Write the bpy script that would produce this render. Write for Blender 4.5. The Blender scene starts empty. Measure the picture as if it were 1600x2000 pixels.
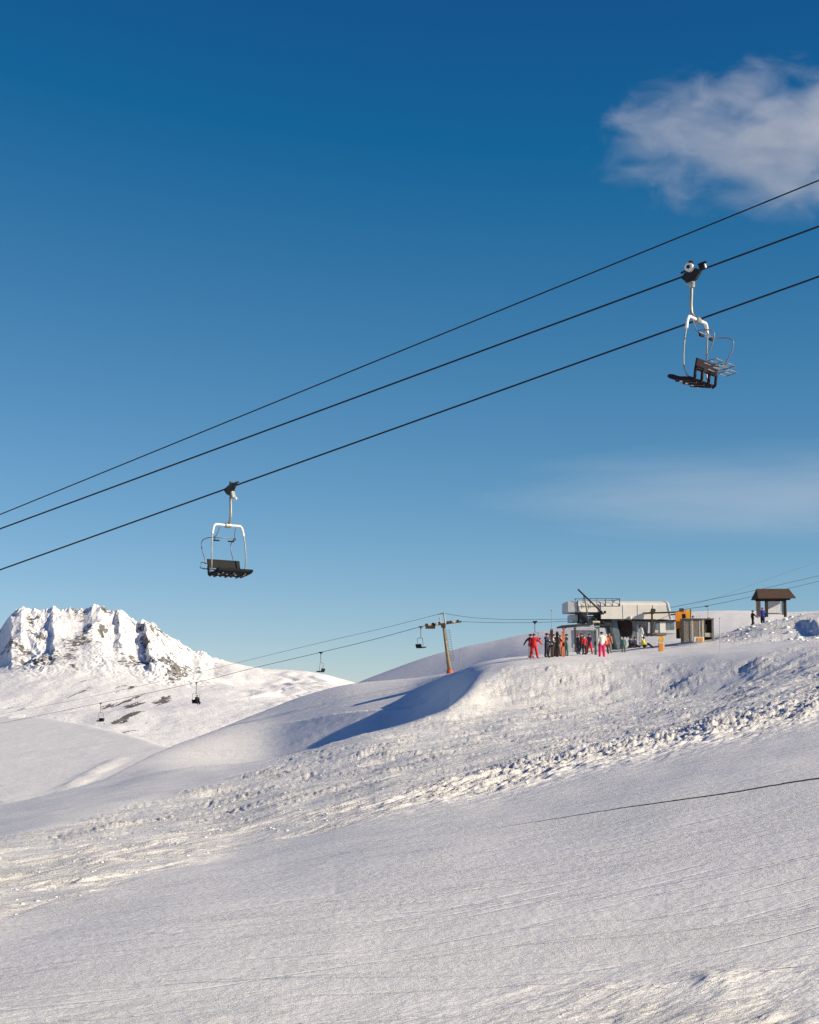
import bpy, bmesh, math, random
import numpy as np
from mathutils import Vector, Matrix, Euler

random.seed(7)
RNG = np.random.default_rng(11)
R = math.radians
scene = bpy.context.scene
COL = scene.collection

# ------------------------------------------------------------------ camera
F = 3200.0                                  # focal length in photograph pixels (1600 x 2000)
PITCH = math.atan(400.0 / F)
CAMZ = 2.6
cam_d = bpy.data.cameras.new('camera')
cam = bpy.data.objects.new('camera', cam_d)
COL.objects.link(cam)
cam_d.sensor_fit = 'VERTICAL'
cam_d.sensor_height = 36.0
cam_d.lens = 36.0 * F / 2000.0
cam_d.clip_start = 0.1
cam_d.clip_end = 60000
cam.location = (0, 0, CAMZ)
cam.rotation_euler = (math.pi / 2 + PITCH, 0, 0)
scene.camera = cam

# ------------------------------------------------------------------ sky and sun
SUN_EL, SUN_AZ = 24.2, 109.0                # azimuth from +Y (view direction) towards +X (right)
world = bpy.data.worlds.new('World')
scene.world = world
world.use_nodes = True
wn = world.node_tree
wn.nodes.clear()
sky = wn.nodes.new('ShaderNodeTexSky')
sky.sky_type = 'NISHITA'
sky.sun_disc = False
sky.sun_elevation = R(SUN_EL)
sky.sun_rotation = R(SUN_AZ)
sky.altitude = 2600
sky.air_density = 1.0
sky.dust_density = 0.1
sky.ozone_density = 4.0
hsv = wn.nodes.new('ShaderNodeHueSaturation')
hsv.inputs['Hue'].default_value = 0.5
hsv.inputs['Saturation'].default_value = 1.0
hsv.inputs['Value'].default_value = 1.0
bg = wn.nodes.new('ShaderNodeBackground')
bg.inputs['Strength'].default_value = 0.087
wo = wn.nodes.new('ShaderNodeOutputWorld')
wn.links.new(sky.outputs['Color'], hsv.inputs['Color'])
# clear high-altitude air seen through a polariser: the whole sky loses a little red and green
sub = wn.nodes.new('ShaderNodeVectorMath'); sub.operation = 'SUBTRACT'; sub.inputs[1].default_value = (0.72, 0.78, 0.0)
mulc = wn.nodes.new('ShaderNodeVectorMath'); mulc.operation = 'MULTIPLY'; mulc.inputs[1].default_value = (1.15, 1.50, 0.885)
mxc = wn.nodes.new('ShaderNodeVectorMath'); mxc.operation = 'MAXIMUM'; mxc.inputs[1].default_value = (0.07, 0.05, 0.1)
wn.links.new(hsv.outputs['Color'], sub.inputs[0]); wn.links.new(sub.outputs[0], mulc.inputs[0]); wn.links.new(mulc.outputs[0], mxc.inputs[0])
pwc = wn.nodes.new('ShaderNodeVectorMath'); pwc.operation = 'POWER'; pwc.inputs[1].default_value = (1.0, 0.82, 1.0)
wn.links.new(mxc.outputs[0], pwc.inputs[0])
wn.links.new(pwc.outputs[0], bg.inputs['Color'])
wn.links.new(bg.outputs['Background'], wo.inputs['Surface'])

sun_d = bpy.data.lights.new('sun', 'SUN')
sun_d.energy = 5.0
sun_d.angle = R(0.5)
sun_d.color = (1.0, 0.87, 0.67)
sun = bpy.data.objects.new('sun', sun_d)
COL.objects.link(sun)
SUNV = Vector((math.sin(R(SUN_AZ)) * math.cos(R(SUN_EL)), math.cos(R(SUN_AZ)) * math.cos(R(SUN_EL)), math.sin(R(SUN_EL))))
sun.rotation_euler = SUNV.to_track_quat('Z', 'Y').to_euler()
sun.location = (40, -20, 40)

vs = scene.view_settings
vs.view_transform = 'Standard'
vs.look = 'None'
vs.exposure = 0.36
vs.gamma = 1.0
vs.use_curve_mapping = False
scene.render.engine = 'CYCLES'
cy = scene.cycles
cy.use_denoising = True
cy.denoiser = 'OPENIMAGEDENOISE'
cy.denoising_input_passes = 'RGB_ALBEDO_NORMAL'
cy.denoising_prefilter = 'NONE'
cy.max_bounces = 6
cy.diffuse_bounces = 3
cy.volume_bounces = 1
cy.volume_step_rate = 0.35
cy.transparent_max_bounces = 8

# ------------------------------------------------------------------ helpers
def P(px, py, D):
    """photograph pixel at world depth D -> world point"""
    u = (px - 800.0) / F
    v = (1000.0 - py) / F
    dx, dy, dz = u, math.cos(PITCH) - v * math.sin(PITCH), math.sin(PITCH) + v * math.cos(PITCH)
    k = D / dy
    return Vector((dx * k, D, dz * k + CAMZ))

def perlin(x, y, seed=0):
    x = np.asarray(x, dtype=np.float64); y = np.asarray(y, dtype=np.float64)
    xi = np.floor(x).astype(np.int64); yi = np.floor(y).astype(np.int64)
    xf = x - xi; yf = y - yi
    u = xf * xf * xf * (xf * (xf * 6 - 15) + 10)
    v = yf * yf * yf * (yf * (yf * 6 - 15) + 10)
    def g(ix, iy, fx, fy):
        h = (ix * 374761393 + iy * 668265263 + seed * 144665) & 0xFFFFFFFF
        h = ((h ^ (h >> 13)) * 1274126177) & 0xFFFFFFFF
        h = (h ^ (h >> 16)) & 0xFFFF
        a = h * (2 * math.pi / 65536.0)
        return np.cos(a) * fx + np.sin(a) * fy
    n00 = g(xi, yi, xf, yf); n10 = g(xi + 1, yi, xf - 1, yf)
    n01 = g(xi, yi + 1, xf, yf - 1); n11 = g(xi + 1, yi + 1, xf - 1, yf - 1)
    a = n00 + u * (n10 - n00); b = n01 + u * (n11 - n01)
    return (a + v * (b - a)) * 1.5

def fbm(x, y, oct=4, seed=0, gain=0.5):
    s = 0.0; a = 1.0
    for o in range(oct):
        s = s + a * perlin(x * 2 ** o, y * 2 ** o, seed + o * 17)
        a *= gain
    return s

def sstep(a, b, x):
    t = np.clip((x - a) / (b - a), 0, 1)
    return t * t * (3 - 2 * t)

def pchip_slopes(x, y):
    """x, y: K x N arrays (knots along axis 0)"""
    h = np.diff(x, axis=0); d = np.diff(y, axis=0) / h
    m = np.zeros_like(y)
    m[0] = d[0]; m[-1] = d[-1]
    w1 = 2 * h[1:] + h[:-1]; w2 = h[1:] + 2 * h[:-1]
    same = (d[:-1] * d[1:]) > 0
    with np.errstate(divide='ignore', invalid='ignore'):
        hm = (w1 + w2) / (w1 / d[:-1] + w2 / d[1:])
    m[1:-1] = np.where(same, hm, 0.0)
    return m

def pchip_eval(x, y, m, q):
    """x,y,m: K x N; q: scalar or N -> N"""
    K, N = x.shape
    q = np.broadcast_to(q, (N,))
    k = np.clip((x <= q).sum(axis=0) - 1, 0, K - 2)
    i = np.arange(N)
    x0 = x[k, i]; x1 = x[k + 1, i]; h = x1 - x0
    t = np.clip((q - x0) / h, 0, 1)
    t2 = t * t; t3 = t2 * t
    return ((2 * t3 - 3 * t2 + 1) * y[k, i] + (t3 - 2 * t2 + t) * h * m[k, i]
            + (-2 * t3 + 3 * t2) * y[k + 1, i] + (t3 - t2) * h * m[k + 1, i])

def interp1(xs, ys, q):
    x = np.array(xs, float)[:, None]; y = np.array(ys, float)[:, None]
    m = pchip_slopes(x, y)
    q = np.asarray(q, float); N = len(q)
    return pchip_eval(np.repeat(x, N, 1), np.repeat(y, N, 1), np.repeat(m, N, 1), q)

def grid_mesh(name, V, nx, ny, mat, attrs=None, smooth=True):
    """V: (ny*nx) x 3, row major (row = ring)"""
    me = bpy.data.meshes.new(name)
    me.vertices.add(len(V))
    me.vertices.foreach_set('co', np.ascontiguousarray(V, dtype=np.float32).ravel())
    i, j = np.meshgrid(np.arange(nx - 1), np.arange(ny - 1))
    a = (j * nx + i).ravel()
    q = np.stack([a, a + 1, a + 1 + nx, a + nx], 1).astype(np.int32)
    nf = len(q)
    me.loops.add(nf * 4); me.loops.foreach_set('vertex_index', q.ravel())
    me.polygons.add(nf)
    me.polygons.foreach_set('loop_start', np.arange(nf, dtype=np.int32) * 4)
    me.polygons.foreach_set('loop_total', np.full(nf, 4, dtype=np.int32))
    me.polygons.foreach_set('use_smooth', np.full(nf, smooth))
    me.update(calc_edges=True)
    if attrs:
        for k, v in attrs.items():
            at = me.attributes.new(k, 'FLOAT', 'POINT')
            at.data.foreach_set('value', np.ascontiguousarray(v, dtype=np.float32).ravel())
    me.materials.append(mat)
    ob = bpy.data.objects.new(name, me)
    COL.objects.link(ob)
    return ob

class MB:
    def __init__(s):
        s.v = []; s.f = []
    def add(s, verts, faces):
        o = len(s.v)
        s.v += [tuple(v) for v in verts]
        s.f += [tuple(i + o for i in f) for f in faces]
        return s
    def box(s, c, size, rot=None, taper=1.0):
        hx, hy, hz = size[0] / 2, size[1] / 2, size[2] / 2
        vs_ = []
        for z in (-1, 1):
            k = taper if z > 0 else 1.0
            for x, y in ((-1, -1), (1, -1), (1, 1), (-1, 1)):
                vs_.append(Vector((x * hx * k, y * hy * k, z * hz)))
        if rot is not None:
            M = rot if isinstance(rot, Matrix) else Euler(rot).to_matrix()
            vs_ = [M @ v for v in vs_]
        c = Vector(c)
        return s.add([v + c for v in vs_], [(3, 2, 1, 0), (4, 5, 6, 7), (0, 1, 5, 4), (1, 2, 6, 5), (2, 3, 7, 6), (3, 0, 4, 7)])
    def beam(s, p, q, w, h):
        p = Vector(p); q = Vector(q); d = (q - p)
        M = d.to_track_quat('Z', 'Y').to_matrix()
        return s.box((p + q) / 2, (w, h, d.length), M)
    def tube(s, pts, r, n=8, cap=True):
        pts = [Vector(p) for p in pts]
        rs = r if isinstance(r, (list, tuple)) else [r] * len(pts)
        rings = []; up = None
        for i, p in enumerate(pts):
            d = (pts[min(i + 1, len(pts) - 1)] - pts[max(i - 1, 0)]).normalized()
            if up is None:
                up = Vector((0, 0, 1)) if abs(d.z) < 0.9 else Vector((1, 0, 0))
            a = d.cross(up).normalized(); b = a.cross(d).normalized(); up = b
            rings.append([p + (a * math.cos(2 * math.pi * k / n) + b * math.sin(2 * math.pi * k / n)) * rs[i] for k in range(n)])
        vs_ = [v for g in rings for v in g]; fs = []
        for i in range(len(pts) - 1):
            for k in range(n):
                a = i * n + k; b = i * n + (k + 1) % n
                fs.append((a, b, b + n, a + n))
        if cap:
            fs.append(tuple(range(n))[::-1]); fs.append(tuple((len(pts) - 1) * n + k for k in range(n)))
        return s.add(vs_, fs)
    def prism(s, prof, off):
        """prof: list of 3-D points (closed polygon), off: extrusion vector"""
        off = Vector(off); n = len(prof); prof = [Vector(p) for p in prof]
        fs = [tuple(range(n))[::-1], tuple(range(n, 2 * n))]
        for k in range(n):
            fs.append((k, (k + 1) % n, (k + 1) % n + n, k + n))
        return s.add(prof + [p + off for p in prof], fs)
    def ball(s, c, r, n=8, m=6, squash=(1, 1, 1), zmin=-1.0):
        c = Vector(c); vs_ = []; fs = []
        for j in range(m + 1):
            ph = math.acos(max(-1, min(1, zmin + (1 - zmin) * j / m))) if zmin > -1 else math.pi * (1 - j / m)
            for k in range(n):
                th = 2 * math.pi * k / n
                vs_.append(c + Vector((math.sin(ph) * math.cos(th) * r * squash[0], math.sin(ph) * math.sin(th) * r * squash[1], math.cos(ph) * r * squash[2])))
        for j in range(m):
            for k in range(n):
                a = j * n + k; b = j * n + (k + 1) % n
                fs.append((a, b, b + n, a + n))
        return s.add(vs_, fs)
    def build(s, name, mat, parent=None, smooth=False, bevel=0.0):
        me = bpy.data.meshes.new(name)
        me.from_pydata([tuple(v) for v in s.v], [], s.f)
        bm = bmesh.new(); bm.from_mesh(me)
        bmesh.ops.remove_doubles(bm, verts=bm.verts, dist=1e-5)
        if bevel > 0:
            bmesh.ops.bevel(bm, geom=list(bm.edges), offset=bevel, segments=2, affect='EDGES', clamp_overlap=True)
        bmesh.ops.recalc_face_normals(bm, faces=bm.faces)
        bm.to_mesh(me); bm.free()
        if smooth:
            me.shade_smooth()
        me.materials.append(mat)
        ob = bpy.data.objects.new(name, me)
        COL.objects.link(ob)
        if parent is not None:
            ob.parent = parent
        return ob

def curve_pts(pts, n=6):
    """Catmull-Rom through points"""
    pts = [Vector(p) for p in pts]; out = []
    for i in range(len(pts) - 1):
        p0 = pts[max(i - 1, 0)]; p1 = pts[i]; p2 = pts[i + 1]; p3 = pts[min(i + 2, len(pts) - 1)]
        for k in range(n):
            t = k / n
            out.append(0.5 * ((2 * p1) + (-p0 + p2) * t + (2 * p0 - 5 * p1 + 4 * p2 - p3) * t * t + (-p0 + 3 * p1 - 3 * p2 + p3) * t ** 3))
    out.append(pts[-1])
    return out

def tag(o, label=None, cat=None, group=None, kind=None):
    if label: o['label'] = label
    if cat: o['category'] = cat
    if group: o['group'] = group
    if kind: o['kind'] = kind
    return o

def empty(name, loc, rz=0.0):
    o = bpy.data.objects.new(name, None)
    COL.objects.link(o)
    o.location = loc; o.rotation_euler = (0, 0, rz)
    o.empty_display_size = 0.3
    return o

def copy_tree(o, parent=None):
    c = o.copy(); COL.objects.link(c); c.parent = parent
    for ch in list(o.children):
        copy_tree(ch, c)
    return c

def mat(name, col, rough=0.6, metal=0.0, var=0.12, scale=3.0, bump=0.0, bscale=40.0, spec=0.4):
    m = bpy.data.materials.new(name); m.use_nodes = True
    nt = m.node_tree; b = nt.nodes['Principled BSDF']
    b.inputs['Roughness'].default_value = rough
    b.inputs['Metallic'].default_value = metal
    b.inputs['Specular IOR Level'].default_value = spec
    tc = nt.nodes.new('ShaderNodeTexCoord')
    nz = nt.nodes.new('ShaderNodeTexNoise'); nz.inputs['Scale'].default_value = scale; nz.inputs['Detail'].default_value = 5
    nt.links.new(tc.outputs['Object'], nz.inputs['Vector'])
    rp = nt.nodes.new('ShaderNodeValToRGB')
    rp.color_ramp.elements[0].position = 0.3; rp.color_ramp.elements[1].position = 0.7
    rp.color_ramp.elements[0].color = tuple(c * (1 - var) for c in col) + (1,)
    rp.color_ramp.elements[1].color = tuple(min(1, c * (1 + var)) for c in col) + (1,)
    nt.links.new(nz.outputs['Fac'], rp.inputs['Fac'])
    nt.links.new(rp.outputs['Color'], b.inputs['Base Color'])
    if bump > 0:
        n2 = nt.nodes.new('ShaderNodeTexNoise'); n2.inputs['Scale'].default_value = bscale
        nt.links.new(tc.outputs['Object'], n2.inputs['Vector'])
        bp = nt.nodes.new('ShaderNodeBump'); bp.inputs['Strength'].default_value = bump; bp.inputs['Distance'].default_value = 0.02
        nt.links.new(n2.outputs['Fac'], bp.inputs['Height'])
        nt.links.new(bp.outputs['Normal'], b.inputs['Normal'])
    return m

M = {}
M['rope'] = mat('rope_steel', (0.018, 0.017, 0.022), 0.55, 0.3)
M['dark_metal'] = mat('dark_metal', (0.022, 0.02, 0.02), 0.5, 0.3)
M['black_pad'] = mat('black_pad', (0.012, 0.012, 0.014), 0.75, spec=0.2)
M['maroon_pad'] = mat('maroon_pad', (0.022, 0.013, 0.017), 0.75, spec=0.2)
M['galv'] = mat('galvanised', (0.32, 0.31, 0.28), 0.45, 0.35, 0.2, 6)
M['white_paint'] = mat('white_paint', (0.78, 0.76, 0.72), 0.45, 0, 0.06, 4)
M['grey_tube'] = mat('grey_tube', (0.2, 0.21, 0.22), 0.45, 0.3)
M['canopy'] = mat('canopy_paint', (0.72, 0.68, 0.61), 0.55, 0, 0.07, 0.9, 0.1, 3)
M['grey_panel'] = mat('grey_panel', (0.42, 0.43, 0.45), 0.5, 0, 0.15, 2)
M['dark_machine'] = mat('dark_machine', (0.03, 0.032, 0.034), 0.6, 0.2, 0.3, 4)
M['leg_green'] = mat('leg_paint', (0.13, 0.17, 0.18), 0.5, 0.1, 0.15, 3)
M['brown_machine'] = mat('brown_machine', (0.05, 0.033, 0.027), 0.7, 0, 0.35, 5)
M['tarp'] = mat('tarp', (0.5, 0.51, 0.54), 0.7, 0, 0.15, 1.5, 0.3, 3)
M['cabin_wall'] = mat('cabin_wall', (0.55, 0.56, 0.54), 0.6, 0, 0.1, 3)
M['cabin_glass'] = mat('cabin_glass', (0.16, 0.2, 0.24), 0.1, 0, 0.2, 2, spec=0.8)
M['orange'] = mat('orange_paint', (0.8, 0.27, 0.02), 0.5, 0, 0.08)
M['yellow'] = mat('yellow_paint', (0.8, 0.42, 0.02), 0.5, 0, 0.08)
M['rust'] = mat('rust_brown', (0.06, 0.022, 0.014), 0.7, 0, 0.3, 8)
M['old_wood'] = mat('weathered_wood', (0.19, 0.165, 0.135), 0.8, 0, 0.35, 6, 0.3, 12)
M['pale_wood'] = mat('pale_wood', (0.48, 0.42, 0.33), 0.8, 0, 0.2, 6)
M['pink_wood'] = mat('pink_wood', (0.42, 0.24, 0.18), 0.8, 0, 0.15, 5)
M['dark_wood'] = mat('dark_wood', (0.022, 0.014, 0.011), 0.8, 0, 0.3, 6)
M['roof_brown'] = mat('roof_brown', (0.075, 0.043, 0.028), 0.85, 0, 0.25, 5, 0.4, 8)
M['board'] = mat('board_white', (0.62, 0.62, 0.63), 0.6, 0, 0.15, 3)
M['tower'] = mat('tower_paint', (0.3, 0.225, 0.13), 0.6, 0.05, 0.25, 3)
M['tower_base'] = mat('tower_base_pad', (0.6, 0.12, 0.05), 0.7, 0, 0.2, 3)
M['sheave'] = mat('sheave_brown', (0.06, 0.045, 0.03), 0.7, 0, 0.3, 6)
M['cream'] = mat('cream_paint', (0.6, 0.54, 0.4), 0.6, 0, 0.15, 5)
M['skin'] = mat('skin', (0.5, 0.3, 0.22), 0.6, 0, 0.05)

def snow_material(name, fine=True):
    m = bpy.data.materials.new(name); m.use_nodes = True
    nt = m.node_tree; b = nt.nodes['Principled BSDF']
    b.inputs['Roughness'].default_value = 0.62
    b.inputs['Specular IOR Level'].default_value = 0.25
    geo = nt.nodes.new('ShaderNodeNewGeometry')
    n0 = nt.nodes.new('ShaderNodeTexNoise'); n0.inputs['Scale'].default_value = 0.6; n0.inputs['Detail'].default_value = 6
    nt.links.new(geo.outputs['Position'], n0.inputs['Vector'])
    rp = nt.nodes.new('ShaderNodeValToRGB')
    rp.color_ramp.elements[0].position = 0.3; rp.color_ramp.elements[1].position = 0.7
    rp.color_ramp.elements[0].color = (0.80, 0.79, 0.765, 1)
    rp.color_ramp.elements[1].color = (0.88, 0.865, 0.825, 1)
    nt.links.new(n0.outputs['Fac'], rp.inputs['Fac'])
    nt.links.new(rp.outputs['Color'], b.inputs['Base Color'])
    if fine:
        at = nt.nodes.new('ShaderNodeAttribute'); at.attribute_name = 'rough'
        mp = nt.nodes.new('ShaderNodeMapping'); mp.vector_type = 'TEXTURE'; mp.inputs['Rotation'].default_value = (0, 0, R(50)); mp.inputs['Scale'].default_value = (2.6, 0.75, 1.5)
        nt.links.new(geo.outputs['Position'], mp.inputs['Vector'])
        n1 = nt.nodes.new('ShaderNodeTexNoise'); n1.inputs['Scale'].default_value = 9; n1.inputs['Detail'].default_value = 6; n1.inputs['Roughness'].default_value = 0.7
        nt.links.new(mp.outputs['Vector'], n1.inputs['Vector'])
        n2 = nt.nodes.new('ShaderNodeTexNoise'); n2.inputs['Scale'].default_value = 17; n2.inputs['Detail'].default_value = 6; n2.inputs['Roughness'].default_value = 0.75
        nt.links.new(geo.outputs['Position'], n2.inputs['Vector'])
        mul = nt.nodes.new('ShaderNodeMath'); mul.operation = 'MULTIPLY_ADD'
        mul.inputs[1].default_value = 0.085; mul.inputs[2].default_value = 0.010
        nt.links.new(at.outputs['Fac'], mul.inputs[0])
        b1 = nt.nodes.new('ShaderNodeBump'); b1.inputs['Strength'].default_value = 0.8
        nt.links.new(mul.outputs[0], b1.inputs['Distance'])
        nt.links.new(n1.outputs['Fac'], b1.inputs['Height'])
        b2 = nt.nodes.new('ShaderNodeBump'); b2.inputs['Strength'].default_value = 0.7; b2.inputs['Distance'].default_value = 0.030
        nt.links.new(n2.outputs['Fac'], b2.inputs['Height'])
        pn = nt.nodes.new('ShaderNodeTexNoise'); pn.inputs['Scale'].default_value = 0.55; pn.inputs['Detail'].default_value = 5; pn.inputs['Roughness'].default_value = 0.65
        mpp = nt.nodes.new('ShaderNodeMapping'); mpp.vector_type = 'TEXTURE'; mpp.inputs['Rotation'].default_value = (0, 0, R(18)); mpp.inputs['Scale'].default_value = (2.6, 1, 2)
        nt.links.new(geo.outputs['Position'], mpp.inputs['Vector']); nt.links.new(mpp.outputs['Vector'], pn.inputs['Vector'])
        pr = nt.nodes.new('ShaderNodeMapRange'); pr.inputs['From Min'].default_value = 0.36; pr.inputs['From Max'].default_value = 0.66; pr.inputs['To Min'].default_value = 0.010; pr.inputs['To Max'].default_value = 0.058
        nt.links.new(pn.outputs['Fac'], pr.inputs['Value']); nt.links.new(pr.outputs['Result'], b2.inputs['Distance'])
        n4 = nt.nodes.new('ShaderNodeTexNoise'); n4.inputs['Scale'].default_value = 2.6; n4.inputs['Detail'].default_value = 7; n4.inputs['Roughness'].default_value = 0.72
        nt.links.new(mp.outputs['Vector'], n4.inputs['Vector'])
        mul4 = nt.nodes.new('ShaderNodeMath'); mul4.operation = 'MULTIPLY_ADD'; mul4.inputs[1].default_value = 0.26; mul4.inputs[2].default_value = 0.012
        nt.links.new(at.outputs['Fac'], mul4.inputs[0])
        b4 = nt.nodes.new('ShaderNodeBump'); b4.inputs['Strength'].default_value = 0.8
        nt.links.new(mul4.outputs[0], b4.inputs['Distance']); nt.links.new(n4.outputs['Fac'], b4.inputs['Height'])
        nt.links.new(b1.outputs['Normal'], b4.inputs['Normal'])
        nt.links.new(b4.outputs['Normal'], b2.inputs['Normal'])
        prev = b2
        for ang, sc, ds in ((7, 3.0, 0.03), (22, 4.2, 0.026), (36, 4.0, 0.02), (-6, 2.6, 0.026)):
            m3 = nt.nodes.new('ShaderNodeMapping'); m3.vector_type = 'TEXTURE'; m3.inputs['Rotation'].default_value = (0, 0, R(ang)); m3.inputs['Scale'].default_value = (34, 1, 100)
            nt.links.new(geo.outputs['Position'], m3.inputs['Vector'])
            n3 = nt.nodes.new('ShaderNodeTexNoise'); n3.inputs['Scale'].default_value = sc; n3.inputs['Detail'].default_value = 4; n3.inputs['Roughness'].default_value = 0.7
            nt.links.new(m3.outputs['Vector'], n3.inputs['Vector'])
            r3_ = nt.nodes.new('ShaderNodeValToRGB'); r3_.color_ramp.elements[0].position = 0.58; r3_.color_ramp.elements[1].position = 0.66
            nt.links.new(n3.outputs['Fac'], r3_.inputs['Fac'])
            b3 = nt.nodes.new('ShaderNodeBump'); b3.invert = True; b3.inputs['Strength'].default_value = 0.7; b3.inputs['Distance'].default_value = ds
            nt.links.new(r3_.outputs['Color'], b3.inputs['Height']); nt.links.new(prev.outputs['Normal'], b3.inputs['Normal'])
            prev = b3
        nt.links.new(prev.outputs['Normal'], b.inputs['Normal'])
    else:
        n1 = nt.nodes.new('ShaderNodeTexNoise'); n1.inputs['Scale'].default_value = 0.35; n1.inputs['Detail'].default_value = 8; n1.inputs['Roughness'].default_value = 0.65
        nt.links.new(geo.outputs['Position'], n1.inputs['Vector'])
        b1 = nt.nodes.new('ShaderNodeBump'); b1.inputs['Strength'].default_value = 0.5; b1.inputs['Distance'].default_value = 0.5
        nt.links.new(n1.outputs['Fac'], b1.inputs['Height'])
        nt.links.new(b1.outputs['Normal'], b.inputs['Normal'])
    return m
M['snow'] = snow_material('snow')
M['snow_far'] = snow_material('snow_far', False)

# ------------------------------------------------------------------ terrain: rings of (pixel x, pixel y, depth)
RINGS = [
 [(-800, 2060, 14), (0, 2000, 14.5), (800, 2000, 14), (1600, 2000, 13.5), (2400, 1960, 13)],
 [(-800, 1990, 20), (0, 1880, 19), (800, 1750, 22), (1600, 1640, 23), (2400, 1540, 22)],
 [(-800, 1960, 27), (0, 1790, 24), (200, 1735, 28), (400, 1690, 32), (800, 1580, 38), (1200, 1490, 42), (1600, 1397, 45), (2400, 1270, 36)],
 [(-800, 1900, 44), (0, 1640, 52), (400, 1565, 62), (800, 1485, 64), (1200, 1432, 61), (1600, 1335, 66), (2400, 1170, 64)],
 [(-800, 1850, 58), (0, 1618, 59), (400, 1530, 71), (510, 1508, 72), (700, 1465, 75), (860, 1425, 84), (1000, 1388, 97), (1200, 1376, 99), (1400, 1345, 95), (1600, 1295, 90), (2400, 1130, 85)],
 [(-800, 1780, 74), (0, 1598, 67), (200, 1547, 78), (330, 1508, 86), (510, 1487, 88), (600, 1467, 88), (700, 1438, 88), (800, 1412, 90), (860, 1391, 95), (920, 1346, 104), (960, 1318, 112), (1000, 1298, 117), (1100, 1290, 118), (1200, 1289, 118), (1300, 1284, 116), (1400, 1275, 112), (1500, 1265, 110), (1600, 1252, 108), (2400, 1110, 105)],
 [(-800, 1770, 80), (0, 1590, 73), (200, 1539, 85), (330, 1502, 100), (420, 1500, 102), (510, 1500, 103), (600, 1490, 104), (700, 1470, 105), (800, 1440, 106), (860, 1405, 109), (920, 1326, 116), (960, 1297, 124), (1000, 1288, 130), (1100, 1283, 132), (1200, 1282, 132), (1400, 1267, 130), (1600, 1246, 122), (2400, 1100, 118)],
 [(-800, 1765, 86), (0, 1580, 79), (200, 1531, 92), (330, 1490, 116), (420, 1490, 124), (510, 1488, 130), (600, 1464, 130), (700, 1434, 130), (800, 1402, 130), (850, 1364, 131), (885, 1322, 134), (920, 1299, 136), (960, 1289, 139), (1000, 1284, 142), (1100, 1279, 150), (1200, 1276, 155), (1400, 1259, 150), (1600, 1240, 140), (2400, 1095, 135)],
 [(-800, 1765, 92), (0, 1573, 85), (110, 1546, 92), (200, 1524, 98), (330, 1462, 150), (400, 1435, 180), (500, 1395, 220), (600, 1357, 238), (690, 1336, 242), (800, 1327, 236), (860, 1322, 228), (900, 1322, 215), (950, 1312, 205), (1000, 1295, 192), (1100, 1276, 182), (1200, 1268, 178), (1300, 1256, 175), (1400, 1240, 172), (1475, 1222, 170), (1550, 1205, 175), (1600, 1199, 175), (2400, 1080, 175)],
]
ts = np.concatenate([np.linspace(-0.62, -0.275, 60, endpoint=False), np.linspace(-0.275, 0.275, 880, endpoint=False), np.linspace(0.275, 0.62, 60)])
T = len(ts)
kD, kZ = [], []
kD.append(np.full(T, 3.0)); kZ.append(np.interp(ts, [-0.6, 0.6], [-2.55, -2.0]))
kD.append(np.full(T, 7.0)); kZ.append(np.interp(ts, [-0.6, 0.6], [-2.75, -2.0]))
for ring in RINGS:
    pts = [P(*r) for r in ring]
    tt = [p.x / p.y for p in pts]
    kD.append(interp1(tt, [p.y for p in pts], ts)); kZ.append(interp1(tt, [p.z - CAMZ for p in pts], ts))
TX = lambda px: (px - 800.0) / F
D7, Z7 = kD[-1], kZ[-1]
dz = np.interp(ts, [TX(-800), TX(560), TX(690), TX(800), TX(950), TX(1100), TX(1600), TX(2400)], [12, 10, 5, 4, 3, 0.8, 1.0, 1])
kD.append(D7 + 36); kZ.append(Z7 - dz)
hill = [(-800, 2300), (0, 1900), (400, 1600), (560, 1440), (640, 1365), (690, 1336), (760, 1310), (830, 1284), (900, 1266), (960, 1253), (1030, 1240), (1120, 1226), (1200, 1214), (1395, 1197), (1475, 1198), (1550, 1201), (1600, 1198), (2400, 1150)]
hp = [P(x, y, 345) for x, y in hill]
kD.append(np.full(T, 345.0)); kZ.append(interp1([p.x / p.y for p in hp], [p.z - CAMZ for p in hp], ts))
kD.append(np.full(T, 520.0)); kZ.append(kZ[-1] - 26)
kD.append(np.full(T, 900.0)); kZ.append(np.minimum(kZ[-1] - 60, -120))
kD = np.array(kD); kZ = np.array(kZ)
for k in range(1, len(kD)):
    kD[k] = np.maximum(kD[k], kD[k - 1] + 0.5)
def smooth_t(a, n):
    k = np.hanning(2 * n + 3)[1:-1]; k /= k.sum()
    if len(a) == T:                         # columns are not evenly spaced: smooth on an even grid
        tu = np.arange(ts[0], ts[-1], 0.000625); au = np.interp(tu, ts, a)
        p = np.concatenate([np.full(n, au[0]), au, np.full(n, au[-1])])
        return np.interp(ts, tu, np.convolve(p, k, 'valid'))
    p = np.concatenate([np.full(n, a[0]), a, np.full(n, a[-1])])
    return np.convolve(p, k, 'valid')
for k in range(2, len(kD)):
    n_ = 8 if k < 8 else (16 if k < 11 else 36)
    a_, b_ = smooth_t(kD[k], n_), smooth_t(kZ[k], n_)
    if 6 < k < 11:                          # gentler bends on the open slope left of the knoll
        wl = sstep(TX(680), TX(520), ts)
        a_ = a_ * (1 - wl) + smooth_t(kD[k], 30) * wl; b_ = b_ * (1 - wl) + smooth_t(kZ[k], 30) * wl
    kD[k] = a_; kZ[k] = b_
kM = pchip_slopes(kD, kZ)
for k in range(6, 11):                      # slopes may not change abruptly from column to column
    wl = sstep(TX(840), TX(740), ts)
    kM[k] = kM[k] * (1 - wl) + smooth_t(kM[k], 60) * wl

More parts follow.
